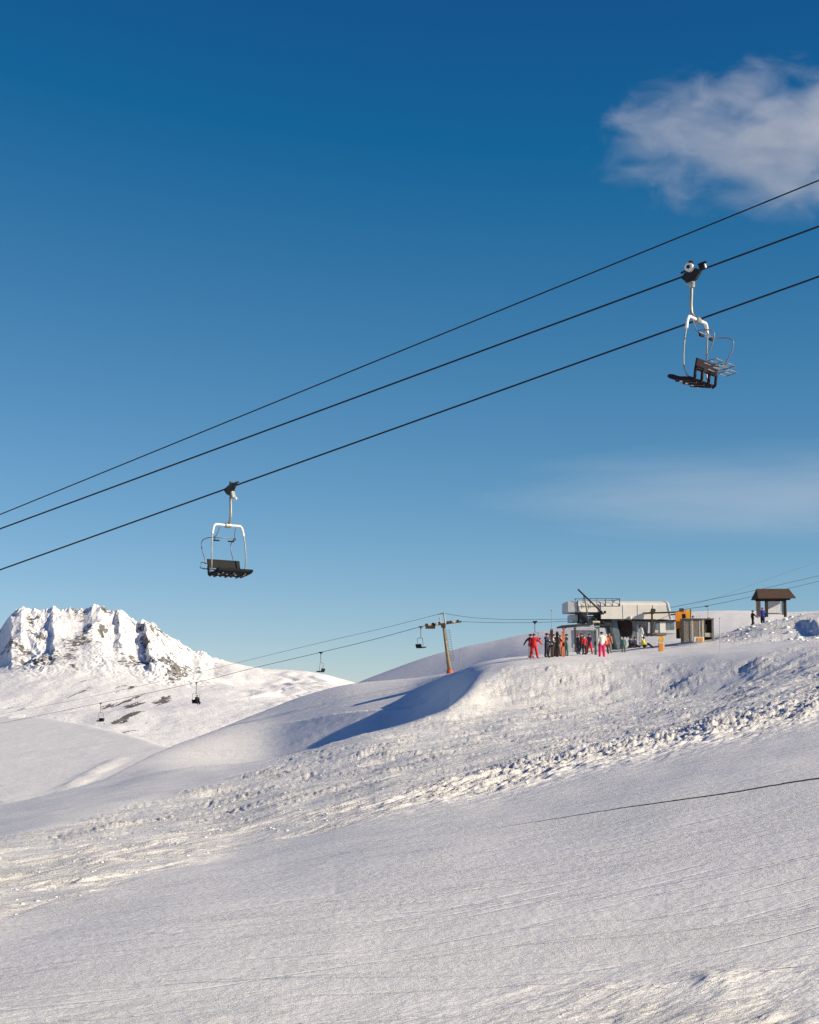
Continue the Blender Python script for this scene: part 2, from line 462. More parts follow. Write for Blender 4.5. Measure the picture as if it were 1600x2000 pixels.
def dens(D):
    return np.where(D < 12, 0.004, 2.6 / D ** 2 + 0.055 / D) * np.where(D > 215, 0.35, 1.0) * np.where((D > 20) & (D < 46), 2.6, 1.0)
dd = np.linspace(3.0, 900.0, 60000)
cum = np.concatenate([[0], np.cumsum(dens(dd))[:-1]]); cum /= cum[-1]
ND = 1040
Ds = np.interp(np.linspace(0, 1, ND), cum, dd)
Zb = np.array([pchip_eval(kD, kZ, kM, d) for d in Ds])          # ND x T, relative to the camera
TT, DD = np.meshgrid(ts, Ds)
XX = TT * DD
# pixel coordinates of every grid point
def to_px(X, Y, Z):
    c, s = math.cos(PITCH), math.sin(PITCH)
    fw = Y * c + Z * s; up = -Y * s + Z * c
    return 800 + F * X / fw, 1000 - F * up / fw
PX, PY = to_px(XX, DD, Zb)

def terrain_base(X, D):
    t = X / D
    j = np.clip(np.searchsorted(ts, t) - 1, 0, T - 2); i = np.clip(np.searchsorted(Ds, D) - 1, 0, ND - 2)
    a = (t - ts[j]) / (ts[j + 1] - ts[j]); b = (D - Ds[i]) / (Ds[i + 1] - Ds[i])
    return (Zf[i, j] * (1 - a) + Zf[i, j + 1] * a) * (1 - b) + (Zf[i + 1, j] * (1 - a) + Zf[i + 1, j + 1] * a) * b

def pick(px, py, dmax=400):
    """first base-terrain point on the ray through a photograph pixel"""
    j = int(np.clip(np.searchsorted(ts, TX(px) * 1.0), 1, T - 2))
    col = PY[:, j]
    idx = np.where((col <= py) & (Ds > 8) & (Ds < dmax))[0]
    i = idx[0] if len(idx) else ND - 1
    return np.array([XX[i, j], Ds[i]])

def line_dist(poly):
    """signed distance (positive = far / right side) and running 0..1 along a polyline in plan"""
    best = np.full(XX.shape, 1e9); sgn = np.zeros(XX.shape); run = np.zeros(XX.shape)
    n = len(poly) - 1
    for k in range(n):
        a = poly[k]; b = poly[k + 1]; d = b - a; L = np.hypot(*d); d = d / L
        rx = XX - a[0]; ry = DD - a[1]
        s = np.clip(rx * d[0] + ry * d[1], 0, L)
        ex = rx - s * d[0]; ey = ry - s * d[1]
        dist = np.hypot(ex, ey)
        side = np.sign(d[0] * ry - d[1] * rx)
        m = dist < best
        best = np.where(m, dist, best); sgn = np.where(m, side, sgn); run = np.where(m, (k + s / L) / n, run)
    return best * sgn, run

# zones of chopped-up snow, in plan
def zone_y(pts):
    return np.interp(PX, [p[0] for p in pts], [p[1] for p in pts])
lowB = zone_y([(-800, 1960), (0, 1790), (200, 1737), (400, 1690), (800, 1582), (1200, 1490), (1600, 1397), (2400, 1270)])
topB = zone_y([(-800, 1700), (0, 1640), (200, 1590), (380, 1540), (510, 1489), (700, 1439), (860, 1392), (960, 1318), (1000, 1297), (1400, 1290), (1600, 1262), (2400, 1150)])
wob = fbm(XX / 3.0, DD / 6.0, 3, 5) * 10
below = DD < 128
rough = sstep(6, -8, PY - lowB + wob) * sstep(-6, 14, PY - topB + wob) * below
# upper left slope behind the ridge: finer chop
rough2 = sstep(300, 380, PX) * sstep(960, 860, PX) * (DD > 84) * (DD < 215) * (0.35 + 0.4 * sstep(0.0, 0.5, fbm(XX / 9, DD / 30, 3, 9)))
# nearest corner of the piste is churned too
near = sstep(1850, 1960, PY + wob * 2 + (PX - 1200) * 0.06) * sstep(700, 1300, PX) * 0.55 + sstep(1900, 2000, PY) * 0.2
plat = sstep(1290, 1400, PX) * sstep(1262, 1248, PY) * (DD > 105) * (DD < 200) * 0.45
rough = np.clip(np.maximum.reduce([rough * (0.62 + 0.45 * fbm(XX / 2.2, DD / 5.0, 3, 3)), rough2 * 0.22, near * (0.6 + 0.6 * fbm(XX / 0.8, DD / 1.6, 3, 33)), plat]), 0, 1)

# relief
H = np.zeros_like(XX)
H += 0.10 * fbm(XX / 7.0, DD / 11.0, 3, 21) * sstep(10, 40, DD) * (1 - 0.75 * sstep(95, 105, DD) * sstep(880, 840, PX))
ca, sa = math.cos(R(52)), math.sin(R(52))
U = XX * ca + DD * sa; W = -XX * sa + DD * ca
scrape = sstep(880, 980, PX) * sstep(1560, 1420, PX) * sstep(1440, 1400, PY) * (DD < 128) * (DD > 70)
def scaled(fn):
    """the same relief at three sizes, coarser with distance so that the mesh can carry it"""
    w2 = sstep(40, 60, DD); w3 = sstep(75, 110, DD)
    a = fn(1.0, 0); b_ = fn(1.8, 300) * 1.5; c_ = fn(3.0, 600) * 2.1
    return (a * (1 - w2) + b_ * w2) * (1 - w3) + c_ * w3
chop = scaled(lambda g, o: fbm(U / (1.5 * g), W / (0.22 * g), 4, 41 + o, 0.66))
rdg = 1 - np.abs(scaled(lambda g, o: fbm(U / (2.6 * g), W / (0.55 * g), 4, 51 + o, 0.62)))
rdg = np.clip(rdg, -0.6, 1)
lump = scaled(lambda g, o: fbm(XX / (0.3 * g), DD / (0.7 * g), 3, 61 + o, 0.55))
patchy = np.clip(0.55 + 0.75 * fbm(U / 4.0, W / 1.3, 3, 47), 0.15, 1.5)
H += rough * patchy * (1 - 0.6 * scrape) * (0.058 * chop + 0.075 * (rdg - 0.7) + 0.018 * lump)
H += rough * scrape * patchy * (0.045 * fbm(XX / 0.8 + 1.6 * fbm(XX / 2, DD / 5, 3, 8), DD / 2.4, 5, 71, 0.7) + 0.012 * lump + 0.03 * chop)
# broad patches where the chop is trodden down or piled up
H += rough * 0.16 * fbm(U / 5.0, W / 1.6, 3, 45)
# long thin scrapes on the open slope behind the ridge
H += (rough2 > 0) * sstep(300, 420, PX) * sstep(930, 840, PX) * 0.03 * fbm((0.8 * DD + 0.6 * XX) / 60.0, (0.8 * XX - 0.6 * DD) / 3.0, 2, 46, 0.5)
# smooth piste: long faint ski tracks and groomer streaks
tr = np.zeros_like(XX)
for ang, sc, am, sd in ((62, 0.20, 0.010, 81), (47, 0.45, 0.016, 91), (75, 0.9, 0.03, 95)):
    c2, s2 = math.cos(R(ang)), math.sin(R(ang))
    u2 = XX * c2 + DD * s2; w2 = -XX * s2 + DD * c2
    tr += am * fbm(u2 / (sc * 22), w2 / sc, 3, sd, 0.55)
H += 0.14 * tr * (1 - 0.5 * rough) * sstep(140, 60, DD)
H += (1 - rough) * 0.003 * fbm(XX / 0.12, DD / 0.2, 2, 99) * sstep(50, 25, DD)
def ledge(pts, h, w, dmax=400, fade=True, jig=0.0, blunt=6.0):
    """a small step: the ground on the far/right side of the line stands h higher and eases back"""
    global H
    poly = np.array([pick(x, y, dmax) for x, y in pts])
    sd, run = line_dist(poly)
    if np.any(jig):
        sd = sd + jig * fbm(XX / 1.1, DD / 1.5, 3, 7)
    amp = h * (sstep(0, 0.35, run) * sstep(1.0, 0.55, run) if fade else sstep(0, 0.05, run) * sstep(1, 0.95, run))
    prof = sstep(-w, w, sd) * np.exp(-np.maximum(sd, 0) / blunt)
    H += amp * prof * (np.abs(sd) < blunt * 5)
ledge([(300, 1770), (800, 1762), (1100, 1740)], 0.014, 0.04, 60, True, 0.03, 0.8)
ledge([(0, 1835), (300, 1824), (480, 1830)], 0.016, 0.04, 60, True, 0.03, 0.8)
edge_d = lowB - PY
bank = np.exp(-((edge_d - 22) / 26.0) ** 2) * sstep(560, 1000, PX) * (DD < 70)
H += bank * (0.11 * fbm(U / 1.3, W / 0.42, 4, 77, 0.65) + 0.09 * (1 - np.abs(fbm(U / 3.0, W / 0.5, 4, 78, 0.6))) + 0.05 * fbm(XX / 0.5, DD / 0.8, 3, 79))
# berm on the slope behind the ridge, its left side in shade
ledge([(905, 1318), (540, 1412)], 0.8, 0.6, 230, True, 0.3, 7.0)
# ploughed hollow at the right end of the platform
xb = P(1612, 1235, 146).x
sdb, runb = line_dist(np.array([[xb + 0.8, 162.0], [xb, 150.0], [xb + 0.3, 140.0], [xb + 1.2, 134.0]]))
sdb = sdb + 0.35 * fbm(XX / 1.2, DD / 3.0, 3, 205)
H += 0.6 * sstep(-0.35, 0.35, sdb) * np.exp(-np.maximum(sdb, 0) / 5.0) * sstep(0, 0.3, runb) * sstep(1, 0.75, runb) * (np.abs(sdb) < 25)
c0 = pick(1570, 1236, 200)
H += -0.9 * np.exp(-(((XX - c0[0]) / 4.2) ** 2 + ((DD - c0[1]) / 4.0) ** 2)) * (DD > 100)
Zf = Zb + H
V = np.stack([XX, DD, Zf + CAMZ], -1).reshape(-1, 3)
slope = grid_mesh('snow_slope', V, T, ND, M['snow'], {'rough': rough})
tag(slope, 'trampled white ski slope rising to the lift station', kind='structure')

def gz(X, D):
    return float(terrain_base(np.float64(X), np.float64(D))) + CAMZ
def on_ground(px, D):
    """point on the snow at depth D under photograph column px"""
    X = TX(px) * D * 1.0
    for _ in range(3):
        z = gz(X, D)
        u = (px - 800.0) / F
        fw = D * math.cos(PITCH) + (z - CAMZ) * math.sin(PITCH)
        X = u * fw
    return Vector((X, D, z))

# grey hill at the far left
hx = np.linspace(-330, 20, 240); hy = np.linspace(170, 900, 260)
HX, HY = np.meshgrid(hx, hy)
crest = np.interp(HX / HY, [-0.45, TX(0), TX(35), TX(110), TX(200), TX(330), TX(420), 0.1], [640, 600, 585, 540, 460, 350, 320, 300])
plane = 0.059 * (HX + 150) + 0.0505 * (HY - 600)
over = np.maximum(HY - crest, 0)
HZ = plane - 0.0016 * over ** 2 + 0.25 * fbm(HX / 60, HY / 60, 3, 5) + 0.08 * fbm(HX / 5, HY / 14, 3, 6)
HZ = np.maximum(HZ, -140)
tk = np.abs((HX / HY - np.interp(HY, [250, 330], [TX(125), TX(245)])))
HZ += 0.8 * np.exp(-(tk / 0.0025) ** 2) * (HY < 330) * (HY > 240)
tag(grid_mesh('snow_hill', np.stack([HX, HY, HZ + CAMZ], -1).reshape(-1, 3), 240, 260, M['snow_far']), 'smooth grey snow hill in front of the mountain', kind='structure')

# valley floor to the horizon
fl = MB(); n = 48; rr = [0, 400, 1500, 5000, 15000, 45000]
vv = [(0, 0, -155)]; ff = []
for r_ in rr[1:]:
    for k in range(n):
        vv.append((r_ * math.cos(2 * math.pi * k / n), r_ * math.sin(2 * math.pi * k / n), -155))
for k in range(n):
    ff.append((0, 1 + k, 1 + (k + 1) % n))
for i in range(len(rr) - 2):
    for k in range(n):
        a = 1 + i * n + k; b = 1 + i * n + (k + 1) % n
        ff.append((a, a + n, b + n, b))
fl.add(vv, ff)
tag(fl.build('valley_floor', M['snow_far']), kind='structure')

# ------------------------------------------------------------------ far mountain
def mountain_material():
    m = bpy.data.materials.new('mountain_snow_rock'); m.use_nodes = True
    nt = m.node_tree; b = nt.nodes['Principled BSDF']; b.inputs['Roughness'].default_value = 0.75; b.inputs['Specular IOR Level'].default_value = 0.1
    at = nt.nodes.new('ShaderNodeAttribute'); at.attribute_name = 'rock'
    geo = nt.nodes.new('ShaderNodeNewGeometry')
    nz = nt.nodes.new('ShaderNodeTexNoise'); nz.inputs['Scale'].default_value = 0.075; nz.inputs['Detail'].default_value = 7; nz.inputs['Roughness'].default_value = 0.7
    nt.links.new(geo.outputs['Position'], nz.inputs['Vector'])
    ad = nt.nodes.new('ShaderNodeMath'); ad.operation = 'MULTIPLY_ADD'; ad.inputs[1].default_value = 1.5; ad.inputs[2].default_value = -0.75
    nt.links.new(nz.outputs['Fac'], ad.inputs[0])
    sm = nt.nodes.new('ShaderNodeMath'); sm.operation = 'ADD'
    nt.links.new(at.outputs['Fac'], sm.inputs[0]); nt.links.new(ad.outputs[0], sm.inputs[1])
    rp = nt.nodes.new('ShaderNodeValToRGB')
    rp.color_ramp.elements[0].position = 0.34; rp.color_ramp.elements[1].position = 0.45
    nt.links.new(sm.outputs[0], rp.inputs['Fac'])
    n2 = nt.nodes.new('ShaderNodeTexNoise'); n2.inputs['Scale'].default_value = 0.06; n2.inputs['Detail'].default_value = 5
    nt.links.new(geo.outputs['Position'], n2.inputs['Vector'])
    rc = nt.nodes.new('ShaderNodeValToRGB')
    rc.color_ramp.elements[0].position = 0.35; rc.color_ramp.elements[1].position = 0.65
    rc.color_ramp.elements[0].color = (0.085, 0.082, 0.085, 1); rc.color_ramp.elements[1].color = (0.24, 0.225, 0.205, 1)
    nt.links.new(n2.outputs['Fac'], rc.inputs['Fac'])
    mx = nt.nodes.new('ShaderNodeMix'); mx.data_type = 'RGBA'
    nt.links.new(rp.outputs['Color'], mx.inputs[0])
    mx.inputs[6].default_value = (0.88, 0.87, 0.85, 1)
    nt.links.new(rc.outputs['Color'], mx.inputs[7])
    nt.links.new(mx.outputs[2], b.inputs['Base Color'])
    bp = nt.nodes.new('ShaderNodeBump'); bp.inputs['Strength'].default_value = 0.6; bp.inputs['Distance'].default_value = 6
    nt.links.new(nz.outputs['Fac'], bp.inputs['Height'])
    nt.links.new(bp.outputs['Normal'], b.inputs['Normal'])
    return m
SIL = [(-500, 1260), (-150, 1250), (-40, 1246), (0, 1234), (18, 1203), (42, 1189), (60, 1194), (100, 1190), (104, 1188), (130, 1191), (163, 1192), (180, 1184), (195, 1183), (212, 1195), (224, 1199), (232, 1194), (248, 1201), (266, 1216), (284, 1214), (300, 1220), (322, 1238), (345, 1251), (378, 1273), (395, 1274), (420, 1287), (480, 1301), (515, 1307), (560, 1309), (600, 1312), (640, 1319), (690, 1333), (760, 1360), (900, 1440), (1100, 1520)]
NX, NY = 760, 400
mt = np.linspace(TX(-420), TX(1000), NX); DC = 4200.0
my = np.concatenate([np.linspace(1900, 3300, 110, endpoint=False), np.linspace(3300, 4300, 250, endpoint=False), np.linspace(4300, 5200, 40)])
MT, MY = np.meshgrid(mt, my)
MX = MT * MY
pxm = MT * F + 800
cz = np.interp(pxm, [s[0] for s in SIL], [(1400 - s[1]) / F * DC * 1.0 for s in SIL])
front = np.interp(MY, [1900, 2500, 3000, 3500, 3750, 4000, 4200, 4300, 5200], [-0.03, -0.012, 0.004, 0.0215, 0.031, 0.045, 0.0656, 0.062, -0.02]) * MY
# ratio of crest to the standard crest keeps the slopes below a low crest gentle
rat = np.clip(cz / (0.0656 * DC), -1, 1)
w = sstep(2600, 4200, MY)
behind = np.maximum(MY - DC, 0)
body = np.where(MY <= DC, front * (1 - w) + w * (cz * np.clip((MY / DC) ** 6, 0, 1)), cz - behind * 0.35)
body = np.where(MY <= DC, np.minimum(body, cz * (MY / DC) + 0.0 * MY), body)
czs = np.array([smooth_t(r_, 40) for r_ in cz[:1]])[0][None, :]
low = sstep(3950, 3550, MY)
body = body + np.where(MY <= DC, (czs - cz) * w * np.clip((MY / DC) ** 6, 0, 1) * low, 0)
rocky = sstep(470, 380, pxm) * sstep(3350, 3700, MY)
def ridged(x, y, o, seed):
    s_ = 0; a_ = 1; w_ = 1
    for k in range(o):
        n_ = (1 - np.abs(perlin(x * 2.1 ** k, y * 2.1 ** k, seed + 13 * k))) ** 2
        s_ = s_ + a_ * n_ * w_; w_ = np.clip(n_ * 1.6, 0, 1); a_ *= 0.55
    return s_
wx = 60 * fbm(MX / 260, MY / 260, 3, 102)
ridg = ridged((MX + 0.55 * MY + wx) / 120, (MY - 0.2 * MX + wx) / 330, 6, 101) - 1.0
gull = fbm(MX / 60 + MY / 300, MY / 260, 4, 111, 0.55)
edge = np.exp(-((MY - DC) / 60.0) ** 2)
SX = MX + 0.30 * (MY - DC)
rib = 1 - np.abs(perlin(SX / 230 + 0.4 * fbm(MX / 200, MY / 200, 2, 3), MY / 520, 105))
rib2 = 1 - np.abs(perlin(SX / 52 + 0.5 * perlin(MX / 80, MY / 80, 4), MY / 190, 106))
rib3 = 1 - np.abs(perlin(SX / 19, MY / 60, 107)); rib4 = 1 - np.abs(perlin(MX / 9, MY / 24, 108))
crag = 0.25 + 0.9 * np.exp(-((pxm - 325) / 52) ** 2) + 0.7 * np.exp(-((pxm - 75) / 26) ** 2) + 0.45 * np.exp(-((pxm - 205) / 22) ** 2)
MZ = body + rocky * (1 - edge) * (30 * (rib - 0.75) + crag * (11 * (rib2 - 0.7) + 7 * (rib3 - 0.7) + 4 * (rib4 - 0.7)))
# buttresses whose left walls stand in shade
for bx, bh, bl, y0_ in ((99, 9, 20, 3760), (281, 19, 50, 3660), (18, 14, 14, 3780), (228, 6, 14, 3850)):
    sx_ = pxm - bx - 0.030 * (DC - MY) * (1 if bx > 200 else 0.4) + 5 * fbm(MX / 60, MY / 60, 2, 180 + bx)
    MZ += rocky * bh * sstep(-3.5, 3.5, sx_) * np.exp(-np.maximum(sx_, 0) / bl) * sstep(y0_ - 120, y0_ + 80, MY) * (1 - edge)
MZ += rocky * edge * (10 * (1 - np.abs(perlin(MX / 26, MY / 90, 121))) + 5 * (1 - np.abs(perlin(MX / 10, MY / 50, 122))) - 9)
MZ += (1 - rocky) * (16 * fbm(MX / 520, MY / 420, 2, 131) + 2.5 * fbm(MX / 90, MY / 200, 3, 141)) * (1 - edge)
# gullies on the smooth right shoulder
sh = sstep(440, 520, pxm) * sstep(720, 640, pxm) * sstep(2800, 3400, MY)
MZ += sh * 10 * (np.abs(fbm(MX / 75 + 0.7 * fbm(MX / 200, MY / 200, 2, 3), MY / 900, 2, 151)) - 0.3) * (1 - edge)
dzx = np.gradient(MZ, axis=1) / np.gradient(MX, axis=1); dzy = np.gradient(MZ, axis=0) / np.gradient(MY, axis=0)
steep = np.hypot(dzx, dzy)
valley = sstep(0.75, 0.45, rib2) * 0.5 + sstep(0.7, 0.35, rib3) * 0.5
rock = (0.16 * sstep(0.6, 1.2, steep) + 0.30 * sstep(-0.05, 0.5, fbm(SX / 80, MY / 190, 4, 161, 0.65)) + 0.22 * valley * sstep(-0.3, 0.3, fbm(MX / 160, MY / 300, 2, 163))) * rocky + 0.05
patch = sstep(0.42, 0.75, fbm((MX - 0.12 * MY) / 34, MY / 330, 4, 171, 0.7)) * sstep(0.0, 0.4, fbm(MX / 200, MY / 500, 2, 172)) * sstep(2300, 2700, MY) * sstep(480, 420, pxm)
rock = np.maximum(rock, 0.62 * patch * sstep(3500, 3300, MY))
mtn = grid_mesh('mountain', np.stack([MX, MY, MZ + CAMZ], -1).reshape(-1, 3), NX, NY, mountain_material(), {'rock': np.where(rocky > 0.3, 0.05 + (rock - 0.05) * 1.3 * (0.62 + 0.46 * crag), rock)}, smooth=False)
rq = rocky.reshape(NY, NX)[:-1, :-1].ravel() < 0.25
mtn.data.polygons.foreach_set('use_smooth', rq); mtn.data.update()
tag(mtn, 'sunlit snowy mountain with bare rock on its ridge', kind='structure')

# ------------------------------------------------------------------ clouds
def cloud(name, c, size, dens_, sc, thr, soft, label, stretch=(1, 1, 1)):
    b = MB(); b.ball((0, 0, 0), 1.0, 24, 14)
    m = bpy.data.materials.new(name); m.use_nodes = True
    nt = m.node_tree; nt.nodes.clear()
    out = nt.nodes.new('ShaderNodeOutputMaterial'); pv = nt.nodes.new('ShaderNodeVolumePrincipled')
    pv.inputs['Color'].default_value = (0.98, 0.97, 0.97, 1); pv.inputs['Anisotropy'].default_value = 0.0
    tc = nt.nodes.new('ShaderNodeTexCoord')
    mp = nt.nodes.new('ShaderNodeMapping'); mp.inputs['Scale'].default_value = stretch
    nt.links.new(tc.outputs['Object'], mp.inputs['Vector'])
    wp = nt.nodes.new('ShaderNodeTexNoise'); wp.inputs['Scale'].default_value = sc; wp.inputs['Detail'].default_value = 8; wp.inputs['Roughness'].default_value = 0.64; wp.inputs['Distortion'].default_value = 0.5
    nt.links.new(mp.outputs['Vector'], wp.inputs['Vector'])
    ln = nt.nodes.new('ShaderNodeVectorMath'); ln.operation = 'LENGTH'
    nt.links.new(tc.outputs['Object'], ln.inputs[0])
    # noise minus a bias that grows towards the hull
    pw = nt.nodes.new('ShaderNodeMath'); pw.operation = 'POWER'; pw.inputs[1].default_value = 2.2
    nt.links.new(ln.outputs['Value'], pw.inputs[0])
    ma = nt.nodes.new('ShaderNodeMath'); ma.operation = 'MULTIPLY_ADD'; ma.inputs[1].default_value = -0.42
    nt.links.new(pw.outputs[0], ma.inputs[0]); nt.links.new(wp.outputs['Fac'], ma.inputs[2])
    mr = nt.nodes.new('ShaderNodeMapRange'); mr.inputs['From Min'].default_value = thr; mr.inputs['From Max'].default_value = thr + soft
    mr.inputs['To Min'].default_value = 0; mr.inputs['To Max'].default_value = dens_
    nt.links.new(ma.outputs[0], mr.inputs['Value'])
    nt.links.new(mr.outputs['Result'], pv.inputs['Density'])
    nt.links.new(pv.outputs['Volume'], out.inputs['Volume'])
    o = b.build(name, m); o.location = c; o.scale = size
    tag(o, label, kind='stuff')
    return o
cloud('cloud', P(1570, 270, 2600), (450, 100, 170), 0.0072, 2.7, 0.29, 0.30, 'thin grey cloud in the blue sky above the ropes', (1.55, 0.7, 1.0))
cloud('cloud', P(1560, 965, 7000), (1500, 900, 200), 0.00024, 2.2, 0.1, 0.5, 'faint pale haze cloud low above the lift station', (0.7, 1, 1.0))

#==OBJECTS==
# ------------------------------------------------------------------ near chairlift: three ropes
def rope(name, pts, r, label, group, n=8, seg=8):
    b = MB(); b.tube(curve_pts(pts, seg), r, n)
    return tag(b.build(name, M['rope'], smooth=True), label, 'rope', group)
def ext(a, b, ka, kb, sag=0.0):
    """straight span through a and b, carried on past both"""
    d = b - a
    out = []
    for k in np.linspace(-ka, 1 + kb, 25):
        q = a + d * float(k); q.z += sag * ((k - 0.5) ** 2 - 0.25); out.append(q)
    return out
r2 = lambda x: 1033 - 591 * x / 1600
r3 = lambda x: 1113 - 573 * x / 1600
r1 = lambda x: 1005 - 653 * x / 1600
A2, B2 = P(450, r2(450), 48.0), P(1350, r2(1350), 41.0)
A3, B3 = P(450, r3(450), 53.3), P(1350, r3(1350), 45.5)
A1, B1 = P(450, r1(450), 52.0), P(1350, r1(1350), 43.5)
rope('haul_rope', ext(A2, B2, 1.6, 1.2), 0.025, 'middle of the three long dark ropes, carrying the right-hand chair', 'ropes of the near chairlift')
rope('haul_rope', ext(A3, B3, 1.6, 1.2), 0.027, 'lowest of the three long dark ropes, carrying the left-hand chair', 'ropes of the near chairlift')
rope('signal_cable', ext(A1, B1, 1.6, 1.2), 0.021, 'topmost of the three long dark ropes, carrying no chair', 'ropes of the near chairlift')

def big_chair(name, loc, face, label, grip_kind, tilt, pad):
    """+x = direction the chair faces, y = left, z up; origin on the rope"""
    root = empty(name, loc, face)
    tag(root, label, 'chairlift', 'chairs of the near lift')
    t = math.tan(tilt)                       # rope slope along +x
    g = MB()
    g.prism([(-0.26, -0.07, -0.05 - 0.26 * t), (-0.12, -0.07, -0.2 - 0.12 * t), (0.1, -0.07, -0.3), (0.2, -0.07, -0.12 + 0.2 * t), (0.3, -0.07, -0.01 + 0.3 * t), (0.18, -0.07, 0.08 + 0.18 * t), (-0.14, -0.07, 0.07 - 0.14 * t)], (0, 0.14, 0))
    grip = g.build('grip', M['dark_metal'], root, bevel=0.012)
    if grip_kind == 'wheel':
        b = MB(); b.tube([(0.02, 0.06, 0.13), (0.02, 0.17, 0.13)], 0.115, 18); b.build('roller', M['white_paint'], grip, bevel=0.01)
        b = MB(); b.tube([(0.02, 0.15, 0.13), (0.02, 0.19, 0.13)], 0.05, 12); b.build('hub', M['dark_metal'], grip)
        b = MB(); b.ball((0.02, 0.02, 0.26), 0.075, 12, 8); b.tube([(0.02, 0.02, 0.1), (0.02, 0.02, 0.24)], 0.04); b.build('lever_knob', M['maroon_pad'], grip, True)
        b = MB(); b.box((-0.3, 0.02, 0.04 - 0.3 * t), (0.16, 0.12, 0.13), (0, 0.2, 0)); b.box((-0.3, 0.02, 0.13 - 0.3 * t), (0.24, 0.1, 0.03), (0, 0.2, 0)); b.build('clamp_jaw', M['maroon_pad'], grip, bevel=0.01)
        b = MB(); b.box((-0.39, 0.03, 0.02 - 0.38 * t), (0.025, 0.08, 0.1), (0, 0.2, 0)); b.build('jaw_plate', M['white_paint'], grip)
        b = MB(); b.box((0.22, 0.0, -0.02 + 0.1), (0.2, 0.05, 0.04), (0, 0.3, 0)); b.build('lever', M['dark_metal'], grip)
        b = MB(); b.tube([(-0.08, 0.1, -0.3), (0.12, 0.1, -0.28)], 0.03); b.tube([(0.02, 0, -0.24), (0.0, 0, -0.38)], [0.09, 0.06], 12); b.build('collar', M['galv'], grip)
    else:
        b = MB(); b.beam((0.1, 0.0, -0.1), (0.22, 0.0, -0.38), 0.13, 0.09); b.build('lever', M['galv'], grip, bevel=0.01)
        b = MB(); b.ball((0.3, 0.02, -0.4), 0.055, 10, 6, (1.3, 1, 1)); b.build('lever_roller', M['white_paint'], grip, True)
        b = MB(); b.prism([(-0.3, -0.05, -0.1), (0.05, -0.05, -0.16), (0.3, -0.05, 0.07), (0.5, -0.05, 0.14), (0.05, -0.05, 0.09), (-0.3, -0.05, -0.02)], (0, 0.1, 0)); b.build('clamp_jaw', M['dark_metal'], grip)
        b = MB(); b.box((0.05, 0, 0.13), (0.09, 0.09, 0.1)); b.build('spring_nut', M['dark_metal'], grip)
    b = MB(); b.tube(curve_pts([(0.02, 0, -0.2), (0.03, 0, -0.5), (0.05, 0, -0.85), (0.03, 0, -1.06), (-0.05, 0, -1.17), (-0.14, 0, -1.23)], 5), 0.043, 10)
    b.build('hanger_stem', M['galv'], root, True)
    b = MB(); b.tube([(-0.12, -0.1, -1.25), (-0.12, 0.1, -1.25)], 0.085, 12); b.build('clamp_block', M['galv'], root, bevel=0.01)
    # bail: white yoke above, thin tubes below
    b = MB(); yk = [(-0.1, -0.6, -1.58), (-0.11, -0.56, -1.38), (-0.12, -0.5, -1.27), (-0.12, -0.4, -1.24), (-0.12, 0, -1.25), (-0.12, 0.4, -1.24), (-0.12, 0.5, -1.27), (-0.11, 0.56, -1.38), (-0.1, 0.6, -1.58)]
    b.tube(curve_pts(yk, 4), 0.042, 10); b.build('yoke', M['white_paint'], root, True)
    for s in (-1, 1):
        b = MB(); b.tube(curve_pts([(-0.1, s * 0.6, -1.56), (-0.06, s * 0.64, -1.9), (-0.03, s * 0.65, -2.3), (-0.04, s * 0.64, -2.62), (-0.12, s * 0.62, -2.8), (-0.28, s * 0.6, -2.88)], 5), 0.021, 8)
        b.build('bail_leg', M['galv'], root, True)
    # seat: curled front lip, side profile swept across the width
    prof = [(0.40, -2.70), (0.44, -2.73), (0.43, -2.78), (0.34, -2.83), (0.1, -2.88), (-0.2, -2.93), (-0.27, -2.9), (-0.24, -2.84), (0.1, -2.79), (0.3, -2.71)]
    b = MB(); b.prism([(x, -0.66, z) for x, z in prof], (0, 1.32, 0)); seat = b.build('seat', M[pad], root, bevel=0.015)
    for k in range(4):
        y = -0.48 + 0.32 * k
        c = MB(); c.ball((0.14, y, -2.885), 0.032, 8, 5, (1.4, 1, 0.7)); c.build('bolt', M['white_paint'], seat, True)
    for y in (-0.42, 0.0, 0.42):
        c = MB(); c.beam((0.32, y, -2.85), (-0.26, y, -2.95), 0.05, 0.035); c.build('seat_bearer', M['dark_metal'], seat)
    # backrest: padded band on uprights that leave three openings
    bp = [(-0.33, -2.66), (-0.29, -2.66), (-0.35, -2.38), (-0.37, -2.36), (-0.4, -2.38)]
    b = MB(); b.prism([(x, -0.62, z) for x, z in bp], (0, 1.24, 0)); back = b.build('backrest', M[pad], root, bevel=0.012)
    for y in (-0.59, -0.2, 0.2, 0.59):
        c = MB(); c.tube(curve_pts([(-0.33, y, -2.6), (-0.31, y, -2.75), (-0.29, y, -2.87), (-0.2, y, -2.92)], 3), 0.04, 8); c.build('upright', M[pad], back, True)
    # raised restraint bar with its foot rests hanging behind the back
    bar = MB()
    for s in (-1, 1):
        bar.tube(curve_pts([(-0.12, s * 0.3, -1.27), (-0.22, s * 0.33, -1.52), (-0.3, s * 0.4, -1.64), (-0.46, s * 0.52, -1.66), (-0.72, s * 0.56, -1.7), (-0.84, s * 0.56, -1.82), (-0.78, s * 0.56, -2.06), (-0.64, s * 0.55, -2.32), (-0.6, s * 0.54, -2.52)], 4), 0.016, 6)
    bar.tube([(-0.32, -0.42, -1.65), (-0.32, 0.42, -1.65)], 0.016, 6)
    rb = bar.build('restraint_bar', M['grey_tube'], root, True)
